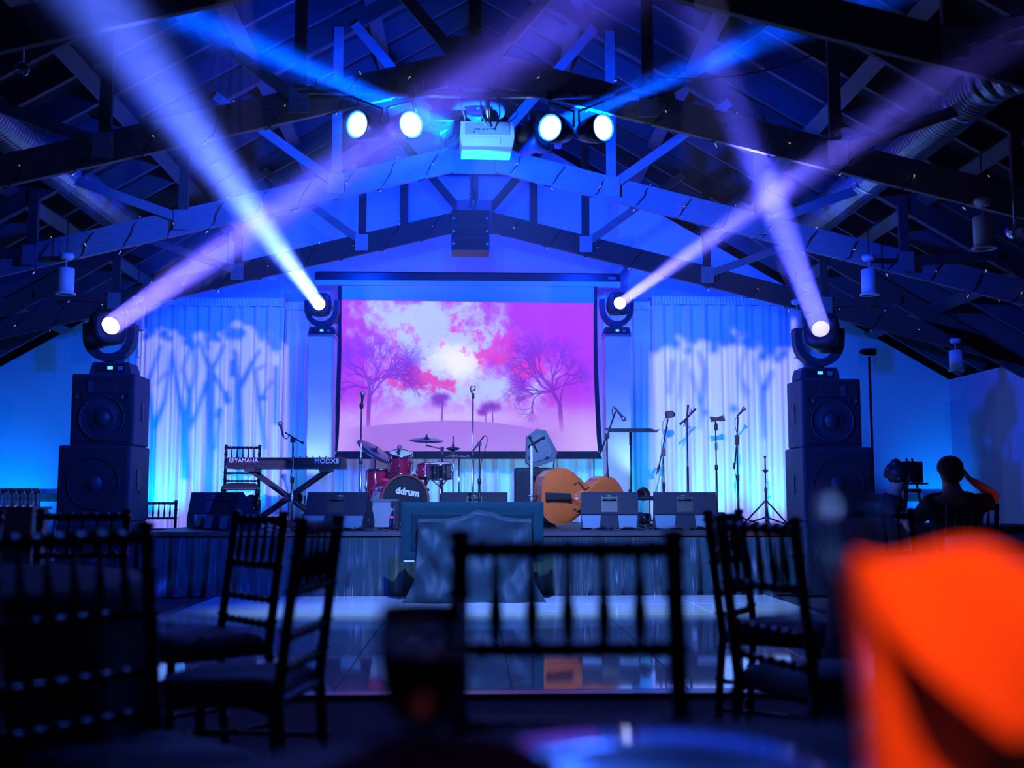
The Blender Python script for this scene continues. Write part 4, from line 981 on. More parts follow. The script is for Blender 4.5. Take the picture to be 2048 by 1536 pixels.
# drum axis local Y, front at -y
MB().lathe([(rk, -.0), (rk, .40)], (0, 0, cz), (0, 1, 0), 40).build('shell', RED, bd)
for yy, nm in ((-.025, 'front'), (.38, 'back')):
    MB().lathe([(rk-.012, 0), (rk+.014, 0), (rk+.014, .045), (rk-.0, .045)], (0, yy-.02, cz), (0, 1, 0), 40).build('hoop', RED, bd)
MB().lathe([(.001, 0), (rk-.01, 0)], (0, -.03, cz), (0, 1, 0), 40).build('front_head', HEADB, bd)
MB().lathe([(rk-.012, -.001), (rk-.012, -.012), (rk+.006, -.012)], (0, -.036, cz), (0, 1, 0), 40).build('hoop_ring', mat('copper ring', (.5, .2, .12), .3, .5), bd)
text('ddrum', 'head_lettering', .105, mat('bright white print', (.9, .9, .95), .5), bd, (-.115, -.034, cz+.075), (R(90), R(8), 0), bold=.004)
for k in range(8):
    a = math.pi/8+k*math.pi/4; x, z = (rk+.018)*math.cos(a), cz+(rk+.018)*math.sin(a)
    MB().cyl((x, -.03, z), (x, .38, z), .005, 6).build('tension_rod', CHROME, bd)
    MB().box((x, .09, z), (.03, .05, .03), Euler((0, -a, 0)).to_matrix()).build('lug', CHROME, bd)
    MB().box((x*1.0, -.03, z), (.03, .02, .03), Euler((0, -a, 0)).to_matrix()).build('claw', CHROME, bd)
for s in (-1, 1): MB().tube([(s*rk*.8, .03, cz-.12), (s*.42, -.08, .01)], .009, 8).build('spur_leg', CHROME, bd)
MB().tube([(0, .15, cz+rk), (0, .15, cz+rk+.1), (-.05, .12, cz+rk+.16)], .012, 8).build('tom_mount', CHROME, bd)
def tom(px, py, Y, r, h, tilt, rz, label, shell=RED, top_=HEADW, kind='drum', leg=True):
    cc = at(px, py, Y); t = thing('tom_drum', label, kind, (cc.x, Y, STG), rz); zc = cc.z-STG; m3 = Euler((R(tilt), 0, 0)).to_matrix(); ax = m3 @ Vector((0, 0, 1)); o = Vector((0, 0, zc))
    MB().lathe([(r, -h/2), (r, h/2)], o, ax, 28).build('shell', shell, t)
    for s in (-1, 1): MB().lathe([(r-.004, s*h/2-.01), (r+.012, s*h/2-.01), (r+.012, s*h/2+.012), (r-.004, s*h/2+.012)], o, ax, 28).build('hoop', CHROME, t)
    for s, hm in ((1, top_), (-1, HEADW)): MB().lathe([(.001, s*h/2+.003), (r-.002, s*h/2+.004)], o, ax, 28).build('drumhead', hm, t)
    a_, b_ = _fr(ax)
    for k in range(8):
        an = k*math.pi/4+.2; p = o+(a_*math.cos(an)+b_*math.sin(an))*(r+.012)
        MB().cyl(p-ax*h/2, p+ax*h/2, .004, 6).build('tension_rod', CHROME, t); MB().sphere(p, .014, 8, (1, 1, 1.6)).build('lug', CHROME, t)
    if leg:
        MB().cyl((0, .02, .1), (0, .02, zc-h*.4), .012, 8).build('stand_pole', CHROME, t)
        for k in range(3):
            an = .9+k*2.094; MB().tube([(0, .02, .2), (.22*math.cos(an), .02+.22*math.sin(an), .012)], .009, 6).build('leg', CHROME, t)
        for k in range(3):
            an = .9+k*2.094; MB().tube([(0, .02, zc-h*.5-.1), (r*.9*math.cos(an), r*.9*math.sin(an), zc-h*.5+.0)], .007, 6).build('basket_arm', CHROME, t)
    return t
tom(801, 924, 12.45, .125, .20, 20, R(10), 'red sparkle tom drum above the left side of the bass drum')
tom(851, 943, 12.5, .09, .14, -10, 0, 'small red edged tom drum right of the bass drum', shell=RED)
tom(880, 942, 12.35, .135, .16, 8, R(-12), 'chrome snare drum on a stand right of the bass drum', shell=CHROME)
tom(760, 975, 12.75, .16, .40, 0, 0, 'tall red floor tom drum left of the bass drum', leg=False)
def cymbal(px, py, Y, r, tilt, roll, label, boom=None, hh=False, zoff=0):
    cc = at(px, py, Y); bx_ = boom if boom is not None else px; b = at(bx_, 990, Y)
    t = thing('cymbal', label, 'cymbal', (b.x, Y, STG)); o = cc-Vector((b.x, Y, STG)); ax = Euler((R(tilt), R(roll), 0)).to_matrix() @ Vector((0, 0, 1))
    prof = [(.006, .018), (r*.14, .014), (r*.2, .0), (r*.6, -.006), (r, -.022), (r, -.024), (r*.6, -.009), (r*.2, -.003)]
    MB().lathe(prof, o, ax, 36).build('cymbal_plate', BRZ, t)
    if hh: MB().lathe([(p[0], -p[1]-.05) for p in prof], o, ax, 36).build('bottom_cymbal_plate', BRZ, t)
    MB().lathe([(.012, .015), (.012, .035), (.005, .05), (0, .05)], o, ax, 10).build('wing_nut', BLKM, t)
    if boom is None: MB().cyl((0, 0, .05), o-ax*.01 if not hh else o+Vector((0, 0, .12)), .009, 8).build('stand_pole', CHROME, t)
    else:
        zj = o.z-.10 if not boom else o.z-.12
        MB().cyl((0, 0, .05), (0, 0, zj), .012, 8).build('stand_pole', CHROME, t)
        MB().tube([(0, 0, zj), (0, 0, zj+.0), o-ax*.08], .008, 8).build('boom_arm', CHROME, t); MB().cyl(o-ax*.09, o, .006, 6).build('tilter', CHROME, t); MB().box((0, 0, zj), (.04, .04, .05)).build('joint', CHROME, t)
    for k in range(3):
        an = .2+k*2.094; MB().tube([(0, 0, .3), (.28*math.cos(an), .28*math.sin(an), .012)], .010, 6).build('leg', CHROME, t)
    return t
cymbal(751, 900, 12.6, .23, 16, 34, 'large steeply tilted crash cymbal at the left of the drum kit')
cymbal(853, 877, 12.5, .195, 11, 2, 'dark round ride cymbal held highest above the drum kit', boom=884)
cymbal(906, 893, 12.7, .085, 0, 0, 'pair of small dark hi hat cymbals right of the ride cymbal', hh=True)
cymbal(918, 911, 12.9, .165, 4, 3, 'thin pale cymbal low at the right of the drum kit')
t, p = micstand(797, 897, 12.35, 'short upright microphone over the red tom drum', rod=BLKM, base='none', collar=False)
mic(t, p-Vector((.01, 0, .16)), (.12, 0, 1), .2)
# grey crates left of the bass drum
for px0, px1, py0, lab, m in ((738, 792, 998, 'grey plastic crate on the stage left of the bass drum', GREY),):
    x0, x1 = X(px0, 11.75), X(px1, 11.75); h = Z(py0, px0, 11.75)-STG
    t = thing('crate', lab, 'crate', ((x0+x1)/2, 11.95, STG))
    MB().box((0, 0, (h-.03)/2+.012), (x1-x0, .38, h-.05), taper=1.05).build('bin', m, t)
    MB().box((0, 0, h-.02), (x1-x0+.035, .41, .035), bev=.008).build('lid', mat('dark grey lid', (.11, .12, .14), .5), t)
    for s in (-1, 1):
        MB().box((s*.1, -.205, h*.45), (.012, .012, h*.7)).build('rib', m, t); MB().box((s*.12, -.21, h-.05), (.05, .02, .06)).build('latch', BLACK, t)
    for s in (-1, 1): MB().cyl((s*.12, -.15, -.0), (s*.12, -.15, .02), .015, 8).build('foot', BLACK, t)
v = at(793, 1020, 11.6)
t = thing('camera_case', 'small upright black box with a pink glowing button beside the grey crate', 'box', (v.x, 11.6, STG)); MB().box((0, 0, .14), (.06, .12, .28), bev=.006).build('body', BLACK, t)
MB().box((-.035, -.03, .13), (.05, .02, .018), bev=.003).build('button', PINKL, t); MB().box((-.02, -.063, .15), (.012, .004, .2)).build('edge_strip', STEEL, t)
v = at(819, 996, 11.0)
# ------------------------------------------------------------------ double bass lying on its side
BB = at(1120, 993, 12.05)
db = thing('double_bass', 'orange brown double bass lying on its side on the stage', 'double bass', (BB.x, 12.05, BB.z), 0)
yaw = R(24); mb = Matrix.Rotation(yaw, 3, 'Z') @ Matrix.Rotation(R(1), 3, 'Y')
def bp(u, v, w_): return mb @ Vector((u-.27, w_, v))   # u along body from tail, v across, w depth (front = -)
half = [(0, .0), (.004, .12), (.03, .21), (.10, .275), (.20, .305), (.30, .30), (.38, .265), (.44, .215), (.475, .195), (.50, .165), (.56, .148), (.62, .152), (.66, .175), (.69, .205), (.74, .228), (.82, .235), (.90, .21), (.96, .155), (1.0, .10), (1.03, .04), (1.03, 0)]
out = [(u, v) for u, v in half] + [(u, -v) for u, v in half[::-1][1:-1]]
n = len(out)
ribs = MB(); P = [bp(u, v, w_) for w_ in (-.09, .09) for u, v in out]; ribs.add(P, [(i, (i+1) % n, n+(i+1) % n, n+i) for i in range(n)]); ribs.build('ribs', BASSR, db)
def plate(w0, arch, over):
    m = MB(); rings = [(1.0+over, 0), (1.0, .004), (.93, .3), (.75, .72), (.5, .92), (.25, 1), (.001, 1)]; P = []; uc = .48
    for k, a in rings:
        for u, v in out: P.append(bp(uc+(u-uc)*k, v*k, w0+arch*a))
    F = [(i*n+j, i*n+(j+1) % n, (i+1)*n+(j+1) % n, (i+1)*n+j) for i in range(len(rings)-1) for j in range(n)]
    return m.add(P, F, True)
plate(-.092, -.035, .012).build('top_plate', BASSW, db); plate(.092, .03, .012).build('back_plate', BASSR, db)
for s in (-1, 1):
    fh = MB(); cv = []
    for k in range(15):
        q_ = k/14; uu = .385+.17*q_; vv = s*(.135-.035*q_+.028*math.sin(q_*2*math.pi)); cv.append(bp(uu, vv, -.128+.008*abs(2*q_-1)))
    fh.tube(cv, [.004+.006*math.sin(math.pi*k/14) for k in range(15)], 6); fh.sphere(cv[0], .016, 8); fh.sphere(cv[-1], .012, 8); fh.build('f_hole', EBONY, db)
MB().add([bp(.02, .04, -.13), bp(.02, -.04, -.13), bp(.31, -.035, -.165), bp(.31, .035, -.165), bp(.02, .03, -.15), bp(.02, -.03, -.15), bp(.31, -.025, -.18), bp(.31, .025, -.18)],
         [(0, 1, 2, 3), (4, 7, 6, 5), (0, 4, 5, 1), (1, 5, 6, 2), (2, 6, 7, 3), (3, 7, 4, 0)]).build('tailpiece', EBONY, db)
br = MB(); 
for v_ in (-.05, .05): br.add([bp(.455, v_-.014, -.12), bp(.455, v_+.014, -.12), bp(.455, v_*.7+.014, -.21), bp(.455, v_*.7-.014, -.21), bp(.47, v_-.014, -.12), bp(.47, v_+.014, -.12), bp(.47, v_*.7+.014, -.21), bp(.47, v_*.7-.014, -.21)], [(0, 1, 2, 3), (7, 6, 5, 4), (0, 4, 5, 1), (1, 5, 6, 2), (2, 6, 7, 3), (3, 7, 4, 0)])
br.add([bp(.455, -.06, -.165), bp(.455, .06, -.165), bp(.455, .045, -.215), bp(.455, -.045, -.215), bp(.47, -.06, -.165), bp(.47, .06, -.165), bp(.47, .045, -.215), bp(.47, -.045, -.215)], [(0, 1, 2, 3), (7, 6, 5, 4), (0, 4, 5, 1), (1, 5, 6, 2), (2, 6, 7, 3), (3, 7, 4, 0)])
br.build('bridge', MAPLE, db)
MB().add([bp(.82, .03, -.14), bp(.82, -.03, -.14), bp(1.62, -.02, -.12), bp(1.62, .02, -.12), bp(.82, .03, -.165), bp(.82, -.03, -.165), bp(1.62, -.02, -.135), bp(1.62, .02, -.135)],
         [(0, 1, 2, 3), (4, 7, 6, 5), (0, 4, 5, 1), (1, 5, 6, 2), (2, 6, 7, 3), (3, 7, 4, 0)]).build('fingerboard', EBONY, db)
MB().tube([bp(1.0, 0, -.09), bp(1.1, 0, -.10), bp(1.6, 0, -.10), bp(1.72, 0, -.07), bp(1.80, 0, -.10), bp(1.78, 0, -.15), bp(1.74, 0, -.13)], [.04, .028, .025, .03, .03, .02, .012], 10).build('neck_and_scroll', BASSR, db)
for v_ in (-.03, -.01, .01, .03): MB().tube([bp(.30, v_*.7, -.175), bp(.46, v_, -.217), bp(1.6, v_*.5, -.14)], .0022, 5).build('string', STEEL, db)
for k, v_ in enumerate((-.05, .05)): MB().tube([bp(1.66+k*.03, v_, -.08), bp(1.66+k*.03, -v_*.2, -.08)], .008, 6).build('tuning_peg', STEEL, db)
MB().tube([bp(.0, 0, 0), bp(-.12, 0, 0)], [.012, .008], 8).build('endpin', STEEL, db)
dz = min((db.matrix_world @ bp(u, v, w_)).z for u, v in out for w_ in (-.1, .1))
# ------------------------------------------------------------------ covered television in front of the stage
VY = 10.35
x0, x1 = X(803, VY), X(1087, VY); zt = Z(1004, 945, VY); zb = Z(1124, 945, VY); W_ = x1-x0; H_ = zt-zb
tv = thing('television', 'large flat television on a floor stand facing the stage, seen from behind', 'television', ((x0+x1)/2, VY, 0))
TVM = mat('dark matte casing', (.004, .036, .042), .8, var=.08, scale=60, spec=.15)
cz = (zt+zb)/2
MB().box((0, .03, cz), (W_, .035, H_), bev=.006).build('bezel', TVM, tv)
def ringf(a, b, ya, yb_):
    m = MB(); P = [(sx*W_/2*k, y_, cz+sz*(H_/2-o2)) for (k, o2, y_) in ((a, (1-a)*W_/2, ya), (b, (1-b)*W_/2, yb_)) for sx, sz in ((-1, -1), (1, -1), (1, 1), (-1, 1))]
    return m.add(P, [(0, 1, 5, 4), (1, 2, 6, 5), (2, 3, 7, 6), (3, 0, 4, 7), (4, 5, 6, 7)])
ringf(.99, .93, .012, .004).build('back_frame', TVM, tv); ringf(.86, .82, .004, -.006).build('back_cover', mat('darker matte casing', (.003, .024, .028), .8, var=.08, spec=.15), tv)
MB().box((0, .049, cz), (W_-.03, .003, H_-.03)).build('screen_glass', BLACK, tv)
for s in (-1, 1):
    MB().cyl((s*.2, -.02, .03), (s*.2, -.02, cz+.1), .022, 10).build('stand_post', BLKM, tv); MB().box((s*.2, .0, .015), (.07, .5, .03)).build('stand_foot', BLKM, tv)
MB().box((-W_*.44, -.01, zb+.01), (.10, .02, .014)).build('corner_label', WHITE, tv)
cl = MB(); cx0, cx1 = X(838, VY)-tv.location.x, X(1062, VY)-tv.location.x; ct = Z(1037, 945, VY)
def cloth(u, v):
    hump = .075*math.exp(-((u-.56)/.16)**2)*(1+.12*math.sin(u*40)); g = 1-v
    spread = .0 + .05*g*g + .09*max(0, g-.75)/.25
    x = cx0-spread + (cx1-cx0+2*spread)*u; z = .012 + (ct+hump-.012)*(v if v > .12 else v)
    fold = .03*math.sin(u*9+4*g+2*math.sin(3*g+u*3)) + .026*abs(math.sin(u*11+5*g*(1-u)))+ .012*abs(math.sin(u*27-4*g)) + .022*g*math.sin(9*g+u*6+2*math.sin(u*5))
    sag = .035*math.sin((v*3.2-(u-.5)**2*7)*4.2)*(.4+g*.6)
    y = -.12-.07*g**1.5 + (fold+sag)*min(1, 6*(1-v)+.25) - .05*math.exp(-((u-.5)/.3)**2)
    if v > .97: y += .10*(v-.97)/.03
    return (x, y, z + .012*math.sin(u*31)*g)
cl.grid(cloth, 90, 60); ob = cl.build('cloth_cover', BCLOTH, tv)
me = ob.data; ob.name = 'drape_cloth'; ob.parent = None; ob.location = tv.location; tag(ob, 'black cloth draped over the lower back of the large television', 'cloth')
sd = ob.modifiers.new('thick', 'SOLIDIFY'); sd.thickness = .004
# uplight fixtures
u0 = None
for i, (x, y, e) in enumerate(UP):
    lab = ['small floor uplight behind the leftmost floor monitors', 'small floor uplight at the foot of the left tree drape', 'small floor uplight at the foot of the left pillar', 'small floor uplight behind the drum kit', 'small floor uplight behind the tilted monitor', 'small floor uplight behind the double bass', 'small floor uplight at the foot of the right pillar', 'small floor uplight at the left foot of the right drape', 'small floor uplight at the right foot of the right drape'][i]
    zz = STG if XL < x < XR else 0
    if u0 is None:
        t = thing('floor_uplight', lab, 'stage light', (x, y-.02, zz), 0, 'floor uplights along the drapes')
        MB().lathe([(0, -.09), (.06, -.085), (.075, -.04), (.075, .02), (.068, .02), (.06, -.01), (0, -.01)], (0, 0, .11), (0, .25, 1), 18).build('housing', BLKM, t)
        MB().lathe([(.001, -.004), (.06, -.004)], (0, 0, .115), (0, .25, 1), 18).build('lens', CYANL, t); MB().box((0, 0, .008), (.16, .12, .016)).build('foot_plate', BLKM, t)
        u0 = t
    else: dup(u0, (x, y-.02, zz), 0, lab)
# small chrome par lamps on the stage edge
for px, py, Y, lab in ((1152+132, 985, 12.6, 'small chrome stage lamp standing right of the double bass monitor'), (594, 992, 12.5, 'small chrome stage lamp standing behind the left floor monitor'), (505, 1000, 12.9, 'small round desk fan with a bright guard under the synthesizer')):
    v = at(px, py, Y); t = thing('stage_lamp', lab, 'stage light', (v.x, Y, STG)); zc = v.z-STG
    MB().lathe([(.0, .07), (.05, .07), (.075, -.03), (.08, -.08), (.07, -.08), (0, -.04)], (0, 0, zc), (0, 1, .25), 18).build('housing', CHROME, t)
    MB().tube([(-.09, 0, zc), (-.085, 0, .02), (.085, 0, .02), (.09, 0, zc)], .008, 6).build('yoke', BLKM, t); MB().box((0, 0, .012), (.2, .14, .024)).build('foot_plate', BLKM, t)
# cables on the stage
rnd = random.Random(5)
for k, (pa, pb, lab) in enumerate((((1180, 11.3), (1420, 11.35), 'long loose cable along the stage edge below the right monitors'), ((640, 11.25), (800, 11.2), 'loose cable along the stage edge below the left monitors'),
                             ((1200, 11.5), (1320, 12.4), 'loose cable running back between the two right monitors'), ((480, 11.6), (640, 11.3), 'loose cable looped under the synthesizer'))):
    a, b = Vector((X(*pa), pa[1], STG+.008)), Vector((X(*pb), pb[1], STG+.008)); q = []
    for i in range(31):
        u = i/30; q.append(a.lerp(b, u) + Vector((.05*math.sin(u*19+k), .05*math.sin(u*14+2*k), .03*abs(math.sin(u*25))**4)))
    tag(MB().tube(q, .008, 6).build('stage_cable', BLACK), lab, 'cable')

for x, lab in ((-1.93, 'added floor uplight brightening the front of the left pillar'), (2.02, 'added floor uplight brightening the front of the right pillar')): dup(u0, (x, 13.0-.03, STG), 0, lab)
# ------------------------------------------------------------------ chiavari chairs (local: faces +Y, back at -Y)
def bamboo(a, b, r, rings, m=None):
    a, b = Vector(a), Vector(b); pts = [a]; rs = [r]
    for q in rings:
        for dq, k in ((-.012, 1), (-.006, 1.38), (.006, 1.38), (.012, 1)): pts.append(a.lerp(b, min(.999, max(.001, q+dq)))); rs.append(r*k)
    pts.append(b); rs.append(r); return (m or MB()).tube(pts, rs, 10)
def make_chair(label, group, loc=(0, 0, 0), rz=0):
    t = thing('chiavari_chair', label, 'chair', loc, rz, group)
    zs = .445; BYo = -.19
    def bx(z): return BYo - (.055*(z-.45)/.47 if z > .45 else .035*(.45-z)/.45)
    for s in (-1, 1):
        m = MB(); bamboo((s*.192, bx(0), 0), (s*.190, bx(.45), .45), .0165, (.3, .62, .9), m); bamboo((s*.190, bx(.45), .45), (s*.188, bx(.925), .925), .0165, (.18, .36, .60, .8, .95), m)
        m.lathe([(.016, 0), (.021, .004), (.021, .012), (.012, .018), (0, .019)], (s*.188, bx(.925), .922), n=12); m.build('back_post', CHAIR, t)
        bamboo((s*.19, .19, 0), (s*.185, .185, zs), .016, (.25, .55, .85)).build('front_leg', CHAIR, t)
        bamboo((s*.19, .185, .16), (s*.19, bx(.16), .16), .009, (.3, .7)).build('side_stretcher', CHAIR, t); bamboo((s*.19, .185, .27), (s*.19, bx(.27), .27), .009, (.3, .7)).build('side_stretcher', CHAIR, t)
    for z, r, nm in ((.905, .0145, 'top_rail'), (.735, .0125, 'lower_rail'), (.61, .011, 'back_slat'), (.52, .011, 'back_slat')):
        bamboo((-.188, bx(z), z), (.188, bx(z), z), r, (.1, .22, .36, .5, .64, .78, .9)).build(nm, CHAIR, t)
    for k in range(5):
        x = -.188+.376*(k+1)/6; pts = []; rs = []
        for q, r in ((0, .006), (.1, .009), (.3, .0125), (.42, .0115), (.5, .0085), (.53, .0115), (.56, .0085), (.8, .007), (1, .006)):
            z = .745+q*.15; pts.append((x, bx(z), z)); rs.append(r)
        MB().tube(pts, rs, 8).build('spindle', CHAIR, t)
    MB().box((0, -.0, zs-.012), (.40, .40, .032), bev=.008).build('seat_frame', CHAIR, t)
    sg = MB()
    def pad(u, v):
        x, y = (u-.5)*.385, (v-.5)*.385; e = (1-abs(2*u-1)**6)*(1-abs(2*v-1)**6); return (x, y, zs+.006+.045*e**.5+.004*math.sin(u*9+v*5))
    sg.grid(pad, 16, 16); sg.box((0, 0, zs+.006), (.385, .385, .006)); sg.build('seat_pad', CUSH, t)
    for z in (.17, .28): bamboo((-.19, .187, z), (.19, .187, z), .009, (.3, .7)).build('front_stretcher', CHAIR, t)
    bamboo((-.19, bx(.2), .2), (.19, bx(.2), .2), .009, (.3, .7)).build('back_stretcher', CHAIR, t)
    return t
def by_posts(a, b):
    """place a chair from the positions of its two back posts seen at the back rail; faces to the left of a->b"""
    a, b = Vector(a), Vector(b); m = (a+b)/2; d = (b-a).normalized(); f = Vector((-d.y, d.x)); o = m + f*.225
    return (o.x, o.y, 0), math.atan2(f.y, f.x)-math.pi/2
GCH = 'black chiavari chairs around the tables'
l, r = by_posts((.37, 1.93), (-.04, 1.93))
c0 = make_chair('black chiavari chair seen square on at the centre, facing the camera', GCH, l, r)
for a, b, lab in (((-.705, 4.16), (-.99, 4.50), 'black chiavari chair left of centre, its back post before the keyboard'),
                  ((-.50, 3.08), (-.435, 3.48), 'black chiavari chair left of centre, seen nearly edge on'),
                  ((.95, 4.40), (1.17, 4.74), 'black chiavari chair right of centre, farther and slimmer of the two with open backs'),
                  ((.76, 3.42), (.90, 3.05), 'black chiavari chair right of centre, nearer one with its full back slats in view'),
                  ((-1.52, 4.94), (-1.92, 4.94), 'black chiavari chair in front of the left speaker stack, facing the camera'),
                  ((-.735, 2.56), (-.955, 2.26), 'black chiavari chair nearest at the left, a dark silhouette'),
                  ((-1.95, 4.62), (-2.33, 4.60), 'black chiavari chair cut by the left edge of the picture'),
                  ((2.03, 5.05), (1.65, 5.05), 'black chiavari chair in front of the right speaker stack, mostly in shadow')):
    if lab.endswith('full back slats in view'): a, b = b, a; a, b = a, b
    l, r = by_posts(a, b)
    dup(c0, l, r, lab)
# fix facings of the two right chairs (they face right)
def re_face(lab, a, b):
    for o in bpy.data.objects:
        if o.get('label') == lab: l, r = by_posts(a, b); o.location = l; o.rotation_euler = (0, 0, r)
re_face('black chiavari chair right of centre, farther and slimmer of the two with open backs', (1.17, 4.74), (.95, 4.40))
re_face('black chiavari chair right of centre, nearer one with its full back slats in view', (.78, 3.41), (.91, 3.05))
v = at(487, 960, 12.75)
sc_ = dup(c0, (v.x, 12.6, STG), R(180+8), 'dark chiavari chair with a pale seat standing on the stage behind the synthesizer')
v = at(312, 1010, 12.6); dup(c0, (v.x, 12.6, 0), R(188), 'dark chiavari chair on the floor beside the left speaker stack, behind the stage corner')

# ------------------------------------------------------------------ round tables with cloths
def table(x, y, r, label, lc):
    t = thing('round_table', label, 'table', (x, y, 0), 0, 'round banquet tables')
    MB().lathe([(0, .715), (r-.02, .715), (r, .72), (r, .74), (0, .74)], n=40).build('tabletop', WOOD, t)
    MB().cyl((0, 0, .03), (0, 0, .72), .05, 12).build('pedestal', BLKM, t); MB().lathe([(0, 0), (.35, 0), (.35, .02), (.06, .05)], n=24).build('table_foot', BLKM, t)
    def f(u, v):
        a = u*2*math.pi
        if v < .35: q = v/.35; return (r*q*math.cos(a), r*q*math.sin(a), .748+.002*math.sin(a*7)*q)
        g = (v-.35)/.65; rr = r+.012+ (.03+.05*g)*g*(.6+.6*math.sin(a*13+.8*math.sin(a*3)))+.02*g
        return (rr*math.cos(a), rr*math.sin(a), .748-.70*g-.004)
    o = MB().grid(f, 160, 20).build('tablecloth', TCLOTH); o.location = (x, y, 0)
    tag(o, lc, 'tablecloth', 'dark floor length tablecloths'); return t
table(-1.88, 3.35, .88, 'round table at the left between the dark chairs, hidden under its cloth', 'dark tablecloth on the round table at the left')
table(2.2, 3.9, .88, 'round table at the right behind the orange napkin, hidden under its cloth', 'dark tablecloth on the round table behind the orange napkin')
table(.28, .38, .88, 'round table nearest the camera, carrying the goblet and orange napkin', 'dark tablecloth on the nearest table under the goblet')
table(4.15, 9.45, .7, 'small round table at the right between the two seated people', 'dark tablecloth on the table between the two seated people')
table(3.7, 6.4, .85, 'round table in the dark at the right, nearer than the man in the cap', 'dark tablecloth on the table nearer than the man in the cap')
# things on the nearest table
TZ = .752
gv = at(846, 1400, 1.05)
gl = thing('goblet', 'dark out of focus stemmed goblet standing left of centre on the nearest table', 'glass', (gv.x, 1.05, TZ))
rim = Z(1208, 846, 1.05)-TZ
MB().lathe([(0, 0), (.036, .001), (.034, .004), (.006, .010), (.0045, .018), (.0045, rim-.128), (.012, rim-.118), (.034, rim-.092), (.043, rim-.055), (.0435, rim-.02), (.041, rim), (.0395, rim), (.042, rim-.02), (.0415, rim-.055), (.033, rim-.088), (.010, rim-.112), (.001, rim-.114)], n=40).build('glass_body', mat('smoked glass', (.55, .45, .5), .03, trans=1, ior=1.45, var=0), gl)
MB().lathe([(0, rim-.1125), (.009, rim-.111), (.032, rim-.087), (.0405, rim-.055), (.0405, rim-.045), (.001, rim-.045)], n=32).build('drink', TINT, gl)
wv_ = at(1712, 1200, .74)
wg = thing('wine_glass', 'small clear stemmed glass left of the orange napkin, a blue blurred glint', 'glass', (wv_.x, .74, TZ)); rim = Z(975, 1712, .74)-TZ
MB().lathe([(0, 0), (.036, .001), (.034, .004), (.006, .010), (.004, .02), (.004, rim-.09), (.010, rim-.08), (.019, rim-.06), (.021, rim-.03), (.020, rim-.01), (.019, rim), (.0175, rim), (.0185, rim-.01), (.0195, rim-.03), (.0175, rim-.056), (.008, rim-.075), (.001, rim-.077)], n=40).build('glass_body', GLASS, wg)
nv = at(1925, 1300, .62)
nk = thing('folded_napkin', 'large orange folded napkin standing at the right edge of the nearest table', 'napkin', (nv.x, .62, TZ)); nh = Z(1108, 1900, .62)-TZ; nw = (at(2130, 1300, .62).x-at(1738, 1300, .62).x)
def nap(u, v, k=0):
    a = (u-.5)*2; w_ = nw/2*(1-.20*v+.22*v*v); z = nh*v*(1+.03*math.cos(a*4)-.02*a)
    return (a*w_, -.028*(1-a*a)*(1-.55*v)+.010*math.sin(3.2*(a+v*1.2)) + .006*math.sin(a*9)*(1-v) - .012*math.exp(-((a-v*1.1+.45)/.16)**2) + k, z)
MB().grid(lambda u, v: nap(u, v), 30, 24).build('front_fold', ORNG, nk)
def cuff(u, v):
    b = .56+.30*abs(2*u-1)**1.2; vv = b+(1.0-b)*v; p = Vector(nap(u, vv)); p.y -= .040*(1-v)**.6*(1-abs(2*u-1)**4)+.002; return p
MB().grid(cuff, 30, 18).build('turned_cuff', ORNG, nk); MB().grid(lambda u, v: nap(u, v*.94, .022), 30, 24).build('back_fold', ORNG, nk)
for s in (0, 1): MB().grid(lambda u, v: Vector(nap(s, v)).lerp(Vector(nap(s, v*.94, .022)), u), 4, 24).build('side_fold', ORNG, nk)
pv = at(1230, 1505, 1.02)
pt = thing('charger_plate', 'dark glossy charger plate on the nearest table right of the goblet', 'plate', (X(1290, .93), .93, TZ))
MB().lathe([(0, .002), (.10, .002), (.12, .006), (.165, .016), (.168, .018), (.164, .020), (.118, .011), (.10, .007), (0, .007)], n=48).build('plate_body', PLTM, pt)
pn = at(870, 1515, .93)
po = MB().grid(lambda u, v: ((u-.5)*.20, (v-.5)*.13, .004+.010*math.sin(u*7+v*4)*math.sin(v*5)+.055*(math.sin(math.pi*u)*math.sin(math.pi*v))**.5), 24, 18).build('pink_napkin', PINK); po.location = (X(885, .88), .875, TZ+.006)
tag(po, 'crumpled pink napkin on the nearest table below the goblet', 'napkin'); po.modifiers.new('thick', 'SOLIDIFY').thickness = .003
# table left: box, bottles, wine glasses
bv = at(50, 1060, 7.5); bh = Z(1018, 40, 7.5)
t = thing('printed_carton', 'pale printed panel standing at the left behind the dark chairs', 'box', (X(38, 7.5), 7.6, 0))
MB().box((0, 0, bh/2), (X(75, 7.5)-X(0, 7.5), .3, bh), bev=.01).build('carton', mat('pale printed card', (.42, .46, .5), .7, var=.25, scale=30, stretch=(6, 1, 1)), t)
MB().box((0, 0, bh+.004), (X(78, 7.5)-X(-4, 7.5), .34, .02)).build('lid', mat('pale card', (.5, .5, .52), .7), t)
bt = None
for r_ in range(2):
    for k in range(5):
        x = X(38, 7.5)-.105+.052*k; y_ = 7.52+.06*r_; z = bh+.015
        lab = 'small clear bottle, %s, on the carton at left edge' % (('first', 'second', 'third', 'fourth', 'fifth')[k]+' from left in '+('front', 'back')[r_]+' row')
        if bt is None:
            bt = thing('water_bottle', lab, 'bottle', (x, y_, z), 0, 'water bottles on the pale carton')
            MB().lathe([(0, 0), (.022, 0), (.024, .01), (.0215, .03), (.024, .05), (.0215, .07), (.024, .09), (.012, .108), (.010, .118), (0, .118)], n=14).build('bottle_body', WATER, bt); MB().lathe([(.012, .112), (.012, .124), (0, .124)], n=12).build('cap', WHITE, bt)
        else: dup(bt, (x, y_, z), 0, lab)
gv2 = at(1950, 1045, 9.0)
